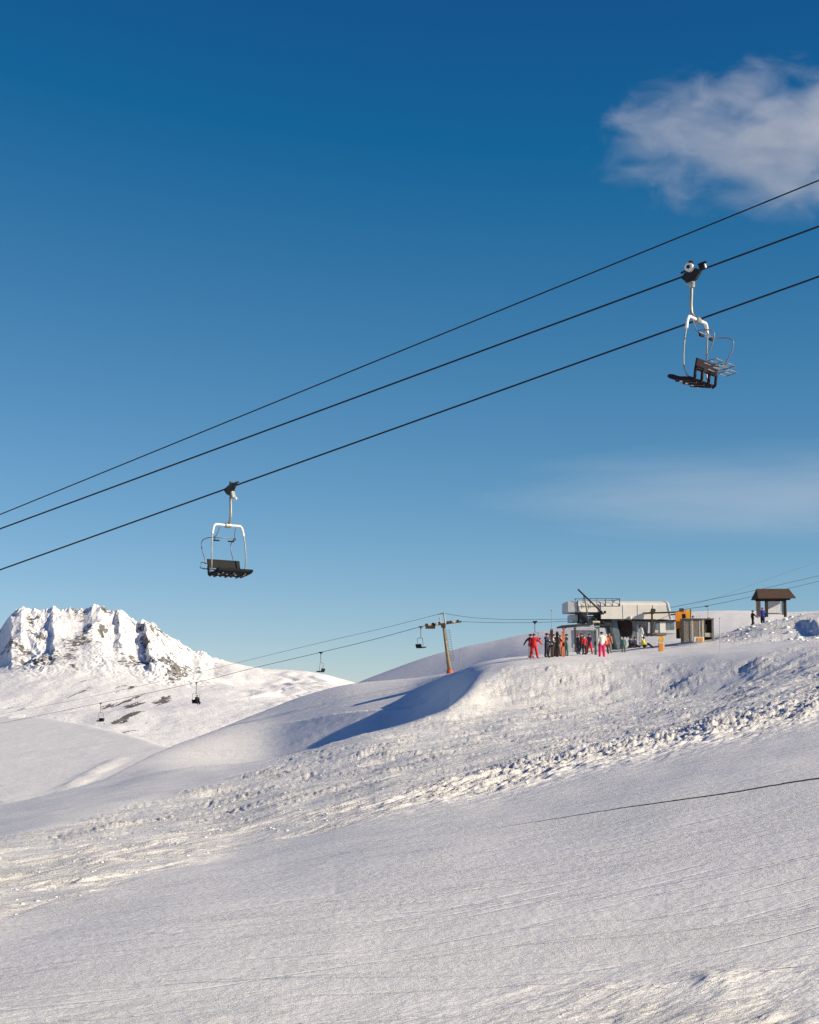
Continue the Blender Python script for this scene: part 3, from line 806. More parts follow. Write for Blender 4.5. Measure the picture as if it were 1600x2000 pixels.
    for s in (-1, 1):
        c = MB(); c.box((-0.36, s * 0.28, -1.74), (0.06, 0.2, 0.045)); c.tube([(-0.32, s * 0.38, -1.65), (-0.36, s * 0.33, -1.74)], 0.015, 6); c.build('hand_pad', M['black_pad'], rb)
    for s in (-1, 1):
        c = MB()
        y0, y1 = s * 0.12, s * 0.55
        c.tube([(-0.52, y0, -2.5), (-0.86, y0, -2.44), (-0.92, y0, -2.62), (-0.62, y0, -2.68)], 0.014, 6)
        c.tube([(-0.52, y1, -2.5), (-0.86, y1, -2.44), (-0.92, y1, -2.62), (-0.62, y1, -2.68)], 0.014, 6)
        for x, z in ((-0.52, -2.5), (-0.69, -2.47), (-0.86, -2.44), (-0.92, -2.62), (-0.77, -2.65), (-0.62, -2.68)):
            c.tube([(x, y0, z), (x, y1, z)], 0.014, 6)
        c.build('foot_rest', M['grey_tube'], rb, True)
    return root
GL = P(450, r3(450), 53.3); GR = P(1352, r2(1352), 41.0)
big_chair('chairlift_chair', GL, R(-52), 'empty dark chair with pale yoke hanging low at left, above the mountain', 'lever', R(15), 'black_pad')
big_chair('chairlift_chair', GR, R(144), 'empty chair with white wheel on its grip, hanging high at right', 'wheel', R(-15), 'maroon_pad')

# ------------------------------------------------------------------ far chairlift down the valley side
def DB(px):
    t = TX(px); s = (16 - t * 165) / (0.647 + t)
    return 165 + s
def PB(px, py):
    return P(px, py, DB(px))
CH = [(1108, 1221), (900, 1217)]
ropeL = [(835, 1222), (822, 1224), (730, 1249), (627, 1274), (490, 1306), (384, 1333), (197, 1373), (60, 1401), (-60, 1424), (-260, 1460)]
rope('haul_rope', [PB(*q) for q in ropeL], 0.03, 'lower rope of the far lift, running down left from the leaning pylon', 'ropes of the far chairlift', 6, 3)
rope('signal_cable', [PB(*q) for q in [(859, 1199), (740, 1229), (627, 1255), (470, 1293), (330, 1327), (200, 1356), (60, 1384), (-260, 1444)]], 0.02, 'thin upper cable running down left from the top of the leaning pylon', 'ropes of the far chairlift', 6, 3)
rope('haul_rope', [P(898, 1214, 186), P(960, 1216, 181), P(1040, 1216, 173), P(1115, 1213, 167)], 0.022, 'lower line between the leaning pylon and the lift station', 'ropes of the far chairlift', 6, 3)
rope('signal_cable', [P(869, 1198, 184), P(920, 1206, 181), P(1000, 1210, 174), P(1112, 1209, 167)], 0.02, 'thin upper cable between the leaning pylon and the lift station', 'ropes of the far chairlift', 6, 3)

def small_chair(loc, face, h, label, sc=1.0):
    root = empty('chairlift_chair', loc, face)
    tag(root, label, 'chairlift', 'chairs of the far lift')
    b = MB(); b.box((0, 0, -0.02), (0.5, 0.14, 0.16), (0, 0.05, 0)); b.box((0.0, 0, -0.16), (0.16, 0.12, 0.2)); b.build('grip', M['dark_metal'], root, bevel=0.02)
    b = MB(); b.tube(curve_pts([(0, 0, -0.1), (0.02, 0, -h * 0.3), (0, 0, -h * 0.48), (-0.1, 0, -h * 0.53)], 4), 0.045, 6); b.build('hanger_stem', M['grey_tube'], root, True)
    b = MB()
    for s in (-1, 1):
        b.tube(curve_pts([(-0.1, 0, -h * 0.53), (-0.1, s * 0.45, -h * 0.54), (-0.12, s * 0.52, -h * 0.62), (-0.05, s * 0.55, -h * 0.85), (-0.1, s * 0.5, -h * 0.97)], 3), 0.032, 6)
    b.build('bail', M['grey_tube'], root, True)
    b = MB(); b.prism([(0.42, -0.55, -h * 0.96), (0.4, -0.55, -h * 0.93), (-0.25, -0.55, -h * 0.965), (-0.25, -0.55, -h), (0.2, -0.55, -h)], (0, 1.1, 0)); b.build('seat', M['black_pad'], root, bevel=0.015)
    b = MB(); b.prism([(-0.22, -0.55, -h * 0.97), (-0.3, -0.55, -h * 0.97), (-0.4, -0.55, -h * 0.82), (-0.32, -0.55, -h * 0.81)], (0, 1.1, 0)); b.build('backrest', M['black_pad'], root, bevel=0.015)
    return root
small_chair(PB(822, 1224), R(35), 2.45, 'small empty chair hanging just left of the leaning pylon')
small_chair(PB(627, 1274), R(160), 2.5, 'small empty chair midway down the far rope, against blue sky')
CH3 = PB(384, 1333)
small_chair(CH3, R(-60), 3.0, 'small far chair with a dark rider, in front of the mountain')
small_chair(PB(197, 1373), R(-120), 3.0, 'leftmost small chair of the far lift, in front of the mountain')
small_chair(P(1045, 1214, 173), R(150), 2.1, 'small pale-stemmed chair hanging between pylon and lift station')

# leaning pylon
base = on_ground(880, 184); base.z -= 0.3
top = P(866, 1219, 184)
pyl = empty('lift_pylon', base)
tag(pyl, 'leaning tan lift pylon with cross-arm and orange padded foot', 'pylon')
tp = top - base
b = MB(); b.tube([(0, 0, 0), tp * 0.5, tp], [0.27, 0.2, 0.14], 12); b.build('mast', M['tower'], pyl, True)
b = MB(); b.tube([Vector((0, 0, -0.2)), tp * 0.07, tp * 0.13], [0.5, 0.4, 0.29], 12); b.build('foot_pad', M['tower_base'], pyl, True)
l0 = P(832, 1223, 184) - base; r0 = P(901, 1214, 186) - base
b = MB(); b.beam(l0, r0, 0.16, 0.2); b.box(tp + Vector((0, 0, -0.15)), (0.5, 0.5, 0.5)); arm = b.build('cross_arm', M['sheave'], pyl, bevel=0.02)
for k in (0.02, 0.1, 0.2, 0.3, 0.38, 0.62, 0.7, 0.8, 0.9):
    c = l0.lerp(r0, k)
    bb = MB(); bb.tube([c + Vector((0, -0.16, 0.1)), c + Vector((0, 0.16, 0.1))], 0.17 if k > 0.5 else 0.2, 10); bb.build('sheave', M['cream'] if k in (0.1, 0.3, 0.8) else M['sheave'], arm)
bb = MB(); bb.box(l0 + Vector((0.5, -0.1, -0.12)), (1.1, 0.4, 0.34)); bb.build('sheave_beam', M['sheave'], arm, bevel=0.03)
b = MB(); q = [P(857.5, 1200, 184), P(862, 1222, 184), P(867, 1197, 184), P(870, 1219, 184)]; q = [v - base for v in q]
b.tube([q[0], q[1]], 0.06, 6); b.tube([q[2], q[3]], 0.1, 6); b.tube([q[0], q[2]], 0.07, 6); b.build('lifting_frame', M['grey_tube'], pyl)
b = MB(); lo = Vector((0.55, 0, 0)); n_ = 14
for dx in (0.0, 0.35):
    b.tube([tp * 0.3 + Vector((0.3 + dx, -0.15, 0)), tp * 0.93 + Vector((0.22 + dx, -0.15, 0))], 0.02, 5)
for k in range(n_):
    c = tp * (0.32 + 0.6 * k / n_); b.tube([c + Vector((0.3, -0.15, 0)), c + Vector((0.65, -0.15, 0))], 0.015, 4)
b.build('ladder', M['grey_tube'], pyl)

# ------------------------------------------------------------------ lift station
SD = 166.0; SS = F / SD
so = on_ground(1200, SD)
st_z = P(1200, 1276, SD).z
STA = empty('lift_station', (so.x, SD, st_z), R(5))
tag(STA, 'white-roofed chairlift station on the snow platform, with dark drive machinery beneath', 'lift station')
def L(px, py, dy=0.0):
    return Vector(((px - 1200) / SS, dy, (1276 - py) / SS))
def pbox(name, m, x0, y0, x1, y1, d0, d1, parent=None, bevel=0.02):
    a = L(x0, y1, d0); c = L(x1, y0, d1)
    bb = MB(); bb.box((a + c) / 2, (c.x - a.x, d1 - d0, c.z - a.z))
    return bb.build(name, M[m], parent or STA, bevel=bevel)
# barrel canopy
def shell(x0, x1, zb, zt, d0, d1, name, m, shear=0.0, shear_all=False):
    bb = MB(); prof = []
    zc = zt - (d1 - d0) * 0.13
    prof.append((d0, zb)); prof.append((d0, zc))
    for k in range(1, 12):
        a = math.pi * k / 12
        prof.append(((d0 + d1) / 2 - math.cos(a) * (d1 - d0) / 2, zc + math.sin(a) * (zt - zc)))
    prof.append((d1, zc)); prof.append((d1, zb))
    inner = [((d0 + d1) / 2 + (y - (d0 + d1) / 2) * 0.955, z if z <= zb + 1e-6 else zb + (z - zb) * 0.965) for y, z in prof]
    ring = prof + inner[::-1]
    bb.prism([(x0, y, z) for y, z in ring], (x1 - x0, 0, 0))
    if shear:
        bb.v = [(x + (shear * (zt - z) if x > x0 + 0.01 or shear_all else 0), y, z) for x, y, z in bb.v]
    return bb.build(name, M[m], STA)
zt = L(0, 1174).z
c1 = shell(L(1168, 0).x, L(1297, 0).x, L(0, 1211).z, zt, -1.7, 2.2, 'canopy', 'canopy', 0.22)
c2 = shell(L(1117, 0).x, L(1167.6, 0).x, L(0, 1198).z, zt - 0.03, -1.65, 2.1, 'canopy', 'canopy')
c3 = shell(L(1297.5, 0).x, L(1300.5, 0).x, L(0, 1212).z, zt + 0.04, -1.78, 2.28, 'canopy_rim', 'white_paint', 0.22, True)
bb = MB(); bb.prism([L(1296, 1209, y).to_tuple() if False else (L(1296, 0).x, y, z) for y, z in ((-1.6, L(0, 1210).z), (-1.6, L(0, 1187).z), (-0.6, L(0, 1178).z), (0.9, L(0, 1178).z), (2.0, L(0, 1187).z), (2.0, L(0, 1210).z))], (0.1, 0, 0)); bb.build('end_wall', M['grey_panel'], STA)
pbox('end_box', 'grey_panel', 1102, 1178, 1116.5, 1199, -1.9, 1.2, None, 0.04)
pbox('end_panel', 'white_paint', 1117.5, 1178, 1126, 1197, -1.75, -1.66)
pbox('seam_strip', 'grey_tube', 1120.5, 1176, 1123.5, 1200, -1.84, -1.76)
pbox('seam_strip', 'grey_tube', 1166.8, 1180, 1168.2, 1211, -1.78, -1.7)
for px in (1211, 1240, 1270):
    pbox('panel_seam', 'grey_panel', px - 0.3, 1184, px + 0.3, 1210.5, -1.73, -1.701, None, 0)
# railing on the canopy
bb = MB()
for px in (1118, 1133, 1147, 1160, 1177, 1191, 1205):
    bb.tube([L(px, 1186 if px > 1150 else 1190, -1.72), L(px, 1171.5, -1.72)], 0.045 if px in (1177, 1205) else 0.028, 6)
bb.tube([L(1116, 1173, -1.72), L(1150, 1172, -1.72), L(1206, 1172, -1.72)], 0.03, 6)
bb.tube([L(1116, 1187, -1.72), L(1206, 1186, -1.72)], 0.024, 6)
bb.tube([L(1118, 1174, 1.0), L(1206, 1172, 1.0)], 0.03, 6)
bb.tube([L(1205, 1172, -1.72), L(1205, 1172, 1.0)], 0.03, 6)
bb.build('railing', M['dark_metal'], STA)
# boom and strut
bb = MB(); bb.beam(L(1121, 1155, -2.3), L(1171, 1203, -2.3), 0.17, 0.14); bb.build('boom', M['dark_metal'], STA, bevel=0.02)
bb = MB(); bb.beam(L(1132.5, 1166, -2.2), L(1140, 1203, -2.2), 0.2, 0.12); bb.build('boom_strut', M['grey_tube'], STA, bevel=0.02)
# machinery
pbox('gear_box', 'grey_panel', 1109, 1203, 1124, 1217, -1.3, 0.2)
pbox('motor', 'dark_machine', 1125, 1199.5, 1141, 1219, -1.6, -0.2, None, 0.06)
pbox('main_beam', 'dark_machine', 1119, 1198.5, 1203, 1203, -1.5, -1.0)
pbox('control_box', 'grey_panel', 1143, 1207, 1161, 1219, -1.4, -0.6, None, 0.05)
pbox('control_door', 'dark_machine', 1145, 1209, 1158, 1217, -1.47, -1.41)
bb = MB(); bb.tube([L(1168, 1210, 0.5), L(1168, 1205, 0.5)], 2.0, 28); bw = bb.build('bullwheel', M['dark_machine'], STA)
bb = MB(); bb.tube([L(1168, 1215, 0.5), L(1168, 1203, 0.5)], 0.5, 14); bb.build('hub', M['rust'], bw)
pbox('drive_block', 'dark_machine', 1162, 1212, 1190, 1226, -1.4, 0.6, None, 0.08)
bb = MB(); bb.ball(L(1168, 1199, -1.7), 0.22, 10, 6); bb.ball(L(1176, 1198, -1.5), 0.26, 10, 6); bb.build('pulley', M['dark_machine'], STA, True)
for k in range(10):
    x0 = random.uniform(1150, 1186); y0 = random.uniform(1205, 1226)
    bb = MB(); bb.tube([L(x0, y0, -1.5), L(x0 + random.uniform(-9, 9), y0 + random.uniform(-7, 7), -1.45)], random.uniform(0.04, 0.1), 6); bb.build('pipe', M['dark_metal'], STA)
pbox('brake_housing', 'cream', 1151, 1215, 1166, 1219, -1.75, -1.5, None, 0.05)
pbox('column_head', 'leg_green', 1185, 1201, 1203, 1212, -1.3, 0.4, None, 0.04)
bb = MB(); bb.beam(L(1193.5, 1211, -0.6), L(1208, 1268, -0.6), 0.95, 0.7); leg = bb.build('support_leg', M['leg_green'], STA, bevel=0.04)
bb = MB(); bb.beam(L(1199, 1211, -0.97), L(1213, 1268, -0.97), 0.16, 0.05); bb.build('flange', M['galv'], leg)
bb = MB(); bb.beam(L(1192, 1211, 1.4), L(1204, 1268, 1.4), 0.8, 0.6); bb.build('support_leg', M['leg_green'], STA, bevel=0.04)
# lean-to over the boarding place
bb = MB(); bb.prism([L(1091, 1224, -1.9), L(1152, 1219, -1.9), L(1152, 1222.5, -1.9), L(1092, 1227, -1.9)], (0, 3.2, 0)); bb.build('lean_to_roof', M['dark_machine'], STA)
bb = MB(); bb.beam(L(1092, 1227, -1.8), L(1094, 1234, -1.8), 0.1, 0.1); bb.beam(L(1094, 1233, -1.8), L(1101, 1226, -1.8), 0.08, 0.08); bb.build('roof_brace', M['dark_metal'], STA)
pbox('lean_to_fascia', 'grey_panel', 1114, 1228.5, 1162, 1231, -1.7, -1.6)
pbox('lean_to_fascia', 'grey_panel', 1120, 1224.5, 1165, 1226.5, -1.72, -1.62)
for px, m in ((1116.5, 'dark_machine'), (1163, 'leg_green')):
    pbox('post', m, px - 1.3, 1228, px + 1.3, 1277, -1.85, -1.7, None, 0.01)
# hanging tarpaulins behind the queue, folds as real relief
def tarp(x0, y0, x1, y1, d, amp, seed, name='tarpaulin', m='tarp'):
    nx, ny = 28, 16; vv = []
    for j in range(ny):
        for i in range(nx):
            u = i / (nx - 1); v = j / (ny - 1)
            q = L(x0 + (x1 - x0) * u, y0 + (y1 - y0) * v, d)
            q.y += amp * math.sin(u * 9 + 3 * v + seed) + amp * 0.6 * math.sin(u * 21 - v * 6 + seed * 2)
            q.z += 0.06 * math.sin(u * 7 + seed) * v
            vv.append(q)
    ff = [(j * nx + i, j * nx + i + 1, (j + 1) * nx + i + 1, (j + 1) * nx + i) for j in range(ny - 1) for i in range(nx - 1)]
    bb = MB(); bb.add(vv, ff); o = bb.build(name, M[m], STA, True)
    md = o.modifiers.new('thickness', 'SOLIDIFY'); md.thickness = 0.03
    return o
tarp(1117, 1231, 1163, 1266, 0.4, 0.06, 1.0)
pbox('low_wall', 'grey_panel', 1119, 1263, 1136, 1272, 0.0, 0.3)
tarp(1228, 1212, 1272, 1243, 1.0, 0.12, 2.2)
tarp(1236, 1232, 1262, 1262, 0.4, 0.10, 4.0, 'snow_curtain', 'white_paint')
pbox('rear_housing', 'brown_machine', 1209, 1212, 1236, 1243, -0.2, 1.6, None, 0.15)
for k in range(9):
    x0 = random.uniform(1206, 1232); y0 = random.uniform(1214, 1238)
    bb = MB(); bb.tube([L(x0, y0, -0.35), L(x0 + random.uniform(-6, 6), y0 + random.uniform(4, 12), -0.3)], random.uniform(0.05, 0.1), 6); bb.build('hose', M['rust'], STA)
bb = MB(); bb.beam(L(1206, 1213.2, -1.6), L(1300, 1213.2, -1.6), 0.14, 0.16); bb.build('eave_beam', M['dark_machine'], STA)
bb = MB(); bb.ball(L(1225, 1209, -1.75), 0.2, 8, 6); bb.build('lamp', M['cream'], STA, True)
pbox('stay_post', 'grey_panel', 1241, 1221, 1245, 1262, -0.9, -0.6)
# operator cabin under the right end of the canopy
cab = pbox('operator_cabin', 'cabin_wall', 1277, 1214, 1318, 1238, -0.8, 1.4, None, 0.03)
for x0, x1, m in ((1279, 1286, 'cabin_glass'), (1300, 1308, 'cabin_glass'), (1309, 1316, 'cabin_glass')):
    pbox('window_pane', m, x0, 1216, x1, 1230, -0.86, -0.81, cab, 0)
pbox('door_panel', 'white_paint', 1287, 1215, 1298.5, 1237, -0.87, -0.81, cab, 0.01)
pbox('cabin_roof', 'dark_machine', 1275, 1211.6, 1321, 1213.6, -1.1, 1.6, cab)
pbox('cabin_base_shadow', 'old_wood', 1268, 1236.5, 1300, 1241.5, -1.0, 1.2, None, 0.03)  # darker strip standing in for the shadow at the cabin's foot

# ------------------------------------------------------------------ drag lift at the right of the station
DT = empty('drag_lift_mast', on_ground(1273.5, 169)); DT.location.z = P(1273, 1242, 164).z
DT.location = (P(1273.5, 1240, 164).x, 164, P(1273.5, 1242, 164).z)
tag(DT, 'brown T-shaped drag lift mast in front of the station cabin', 'mast')
def Q(px, py, dy=0.0):
    return P(px, py, 164 + dy) - Vector(DT.location)
b = MB(); b.beam(Q(1273.5, 1243), Q(1273.5, 1196), 0.17, 0.17); b.build('mast', M['sheave'], DT, bevel=0.02)
b = MB(); b.beam(Q(1255, 1197.8), Q(1326, 1195.5), 0.12, 0.16); b.build('cross_arm', M['sheave'], DT, bevel=0.02)
b = MB(); b.box(Q(1275.5, 1193.5), (0.45, 0.4, 0.5), (0, 0.25, 0)); b.build('head_box', M['sheave'], DT, bevel=0.05)
b = MB(); b.beam(Q(1310, 1201, 0.3), Q(1326, 1199, 0.3), 0.1, 0.12); b.build('stay', M['dark_metal'], DT)
rope('drag_rope', [P(1276, 1192, 164), P(1310, 1186.5, 170), P(1400, 1168.5, 190), P(1480, 1152, 208), P(1600, 1124.5, 235), P(1750, 1090, 260), P(2100, 990, 330)], 0.026, 'upper of the two drag lift ropes passing behind the brown shelter', 'ropes of the drag lift', 6, 3)
rope('drag_rope', [P(1322, 1194, 164), P(1350, 1188, 172), P(1380, 1183.5, 180), P(1470, 1165, 202), P(1600, 1135.5, 230), P(1750, 1101, 258), P(2100, 1005, 328)], 0.026, 'lower of the two drag lift ropes passing behind the brown shelter', 'ropes of the drag lift', 6, 3)
rope('drag_rope', [P(1330, 1190, 260), P(1420, 1160, 275), P(1500, 1131, 290), P(1600, 1096, 305), P(1750, 1040, 330)], 0.011, 'faintest cable, highest of those rising behind the brown shelter', 'ropes of the drag lift', 5, 3)
hg = empty('drag_hanger', P(1380, 1183.5, 180)); tag(hg, 'thin drag lift hanger dangling from the lower rope above the wooden booth', 'hanger')
b = MB(); b.box((0, 0, -0.03), (0.4, 0.12, 0.12)); b.build('clamp', M['dark_metal'], hg)
b = MB(); b.tube(curve_pts([(0, 0, 0), (0.14, 0, -0.3), (0.16, 0, -0.9), (0.05, 0, -1.4)], 4), 0.03, 6); b.build('stem', M['grey_tube'], hg, True)
b = MB(); b.tube([(-0.25, 0, -1.42), (0.3, 0, -1.38)], 0.035, 6); b.build('cross_bar', M['grey_tube'], hg)

# orange pay gate
PG = empty('orange_gate', P(1333, 1249, 160)); tag(PG, 'orange steel gate panel with yellow post between cabin and wooden booth', 'gate')
def G(px, py, dy=0.0):
    return P(px, py, 160 + dy) - Vector(PG.location)
def gbox(name, m, x0, y0, x1, y1, d0, d1, root, base_, bev=0.015):
    a = P(x0, y1, base_ + d0) - Vector(root.location); c = P(x1, y0, base_ + d0) - Vector(root.location)
    bb = MB(); bb.box(((a.x + c.x) / 2, (d0 + d1) / 2, (a.z + c.z) / 2), (c.x - a.x, d1 - d0, c.z - a.z))
    return bb.build(name, M[m], root, bevel=bev)
gbox('front_panel', 'orange', 1320.5, 1195, 1332, 1227, 0, 0.18, PG, 160)
gbox('top_rail', 'orange', 1332.2, 1193, 1340, 1199, 0.02, 0.16, PG, 160)
gbox('lower_panel', 'rust', 1321.5, 1227.2, 1331, 1247, 0.03, 0.2, PG, 160)
gbox('inner_panel', 'rust', 1332.2, 1199.2, 1339, 1247, 0.25, 0.4, PG, 160)
gbox('yellow_post', 'yellow', 1340.2, 1191, 1348, 1210, 0.1, 0.35, PG, 160)
gbox('yellow_strip', 'yellow', 1328, 1229, 1331.5, 1246, -0.05, 0.02, PG, 160)
gbox('motor_cap', 'sheave', 1328, 1188, 1336, 1194.5, 0.0, 0.4, PG, 160)
gbox('back_post', 'rust', 1347.5, 1190, 1350, 1212, 0.4, 0.6, PG, 160)

# weathered wooden booth
WB = empty('wooden_booth', P(1364, 1256, 158)); tag(WB, 'weathered grey plank booth with open right side, right of orange gate', 'booth')
xs = list(np.linspace(1336, 1372, 13))
for k in range(12):
    m = 'pale_wood' if k in (5, 10) else 'old_wood'
    gbox('plank', m, xs[k] + 0.15, 1210.5 + 0.5 * math.sin(k * 2.1), xs[k + 1] - 0.15, 1254 - 0.25 * k, random.uniform(-0.03, 0.02), 0.1, WB, 158, 0)
gbox('corner_post', 'pale_wood', 1371.5, 1209, 1375, 1252, -0.05, 0.15, WB, 158)
gbox('corner_post', 'old_wood', 1391, 1209, 1394, 1253, -0.05, 0.15, WB, 158)
gbox('side_board', 'pale_wood', 1375.2, 1210, 1382, 1240, 1.3, 1.4, WB, 158)
gbox('back_wall', 'dark_wood', 1374, 1210, 1391, 1252, 1.7, 1.8, WB, 158)
gbox('front_rail', 'pale_wood', 1377, 1236, 1391, 1244, 0.02, 0.1, WB, 158)
gbox('roof_edge', 'old_wood', 1334.5, 1207.5, 1395, 1209.4, -0.15, 1.9, WB, 158)
gbox('left_wall', 'old_wood', 1335.5, 1210, 1337, 1254, 0.12, 1.8, WB, 158)

SBX = empty('orange_sign', P(1367, 1254, 155)); tag(SBX, 'low white box with an orange square panel before the wooden booth', 'sign')
gbox('box', 'white_paint', 1356, 1244, 1375, 1253.5, 0, 0.7, SBX, 155)
gbox('panel', 'orange', 1362, 1245.5, 1373, 1252.5, -0.05, -0.003, SBX, 155, 0.005)
SG = empty('orange_sign', on_ground(1292, 146)); tag(SG, 'upright sign board with orange lower square and pale yellow top on snow', 'sign')
SG.location.z = P(1292, 1273, 146).z
gbox('board', 'cream', 1286.5, 1252, 1298, 1273, 0, 0.1, SG, 146)
gbox('square', 'orange', 1288, 1257, 1295.5, 1271, -0.04, -0.003, SG, 146, 0.005)
b = MB(); c = P(1292, 1248, 146) - Vector(SG.location); b.tube([c + Vector((0, 0, 0)), c + Vector((0, 0.1, 0))], 0.24, 14); b.build('disc', M['yellow'], SG)
gbox('arm', 'cream', 1286, 1249.5, 1298.5, 1251.8, 0.02, 0.09, SG, 146)

# ------------------------------------------------------------------ information shelter
sh_o = on_ground(1511, 158)
SH = empty('shelter', (sh_o.x, 158, P(1511, 1203, 158).z), R(4)); tag(SH, 'small brown-roofed wooden shelter with white board, alone on the crest', 'shelter')
k_ = 158 / F
def S(px, py, dy=0.0):
    return Vector(((px - 1511) * k_, dy, (1203 - py) * k_))
roof = MB()
roof.prism([S(1475, 1169, -1.25), S(1549, 1168.5, -1.25), S(1543.5, 1149.5, 0), S(1479, 1150, 0)], (0, 0, -0.09))
roof.prism([S(1475, 1169, 1.25), S(1549, 1168.5, 1.25), S(1543.5, 1149.5, 0.01), S(1479, 1150, 0.01)], (0, 0, -0.09))
rf = roof.build('roof', M['roof_brown'], SH)
for s in (0, 1):
    bb = MB(); x0 = 1477.5 if s == 0 else 1545.5
    bb.prism([S(x0, 1169.5, -1.1), S(x0 + (1 if s == 0 else -1), 1152.5, 0), S(x0, 1169.5, 1.1)], (0.06 if s == 0 else -0.06, 0, 0)); bb.build('gable', M['dark_wood'], rf)
bb = MB(); bb.box((S(1481, 1171, -0.85) + S(1540, 1171, -0.85)) / 2, ((1540 - 1481) * k_, 0.16, 0.2)); bb.build('front_beam', M['dark_wood'], SH)
bb = MB(); bb.box((S(1481, 1171, 0.85) + S(1540, 1171, 0.85)) / 2, ((1540 - 1481) * k_, 0.16, 0.2)); bb.build('rear_beam', M['dark_wood'], SH)
def sbox(name, m, x0, y0, x1, y1, d0, d1):
    a = S(x0, y1, d0); c = S(x1, y0, d1); bb = MB(); bb.box((a + c) / 2, (c.x - a.x, d1 - d0, c.z - a.z)); return bb.build(name, M[m], SH, bevel=0.01)
sbox('post', 'dark_wood', 1491, 1172, 1495.5, 1206, -0.95, -0.72)
sbox('post', 'dark_wood', 1527.5, 1172, 1532, 1206, -0.95, -0.72)
sbox('side_wall', 'pink_wood', 1481.5, 1173, 1490, 1204, 0.6, 0.72)
sbox('side_wall', 'pale_wood', 1532.5, 1173, 1540.5, 1200, 0.6, 0.72)
sbox('side_board', 'roof_brown', 1538.7, 1173, 1540.6, 1200, 0.45, 0.59)
sbox('info_board', 'board', 1496.5, 1174, 1527, 1196.5, 0.3, 0.38)
sbox('rail', 'old_wood', 1491, 1197, 1541, 1199, 0.42, 0.5)

# ------------------------------------------------------------------ people
CL = {}
def cloth(name, c):
    if name not in CL:
        CL[name] = mat('cloth_' + name, c, 0.8, 0, 0.12, 9)
    return CL[name]
for n_, c_ in dict(red=(0.62, 0.02, 0.025), darkred=(0.4, 0.02, 0.03), black=(0.012, 0.012, 0.016), navy=(0.02, 0.025, 0.06), white=(0.75, 0.74, 0.66), magenta=(0.72, 0.02, 0.12), grey=(0.22, 0.23, 0.24), olive=(0.10, 0.11, 0.08), tan=(0.28, 0.19, 0.13), orange=(0.62, 0.22, 0.1), coral=(0.65, 0.12, 0.07), purple=(0.12, 0.06, 0.16), blue=(0.01, 0.06, 0.45), yellow=(0.8, 0.6, 0.02), brown=(0.06, 0.035, 0.03), teal=(0.1, 0.2, 0.18), lilac=(0.3, 0.28, 0.45)).items():
    cloth(n_, c_)

STAND = dict(pelvis=(0, 0, .95), waist=(0, 0, 1.1), chest=(0, -.01, 1.3), top=(0, 0, 1.43), neck=(0, -.01, 1.53), head=(0, -.03, 1.64), crown=(0, -.015, 1.74), nose=(0, -.135, 1.63),
    shL=(.19, 0, 1.43), elL=(.27, .03, 1.14), wrL=(.27, -.07, .92), haL=(.26, -.11, .81), thL=(.22, -.13, .87),
    shR=(-.19, 0, 1.43), elR=(-.27, .03, 1.14), wrR=(-.27, -.07, .92), haR=(-.26, -.11, .81), thR=(-.22, -.13, .87),
    hiL=(.10, 0, .9), knL=(.13, -.03, .5), anL=(.15, .01, .14), toL=(.17, -.17, .07),
    hiR=(-.10, 0, .9), knR=(-.13, -.03, .5), anR=(-.15, .01, .14), toR=(-.17, -.17, .07))
RAD = dict(pelvis=(.17, .14), waist=(.16, .13), chest=(.19, .14), top=(.14, .11), neck=.06, head=.105, crown=.075, nose=.022,
    sh=.09, el=.07, wr=.055, ha=.045, th=.022, hi=.125, kn=.095, an=.08, to=.06)
BONES = [('pelvis', 'waist', 0), ('waist', 'chest', 0), ('chest', 'top', 0), ('top', 'neck', 0), ('neck', 'head', 3), ('head', 'crown', 3), ('head', 'nose', 3)]
for s_ in 'LR':
    BONES += [('top', 'sh' + s_, 0), ('sh' + s_, 'el' + s_, 0), ('el' + s_, 'wr' + s_, 0), ('wr' + s_, 'ha' + s_, 4), ('wr' + s_, 'th' + s_, 4),
              ('pelvis', 'hi' + s_, 1), ('hi' + s_, 'kn' + s_, 1), ('kn' + s_, 'an' + s_, 1), ('an' + s_, 'to' + s_, 2)]
def segdist(p, a, b):
    d = b - a; t = max(0, min(1, (p - a).dot(d) / max(d.length_squared, 1e-9)))
    return (p - a - d * t).length
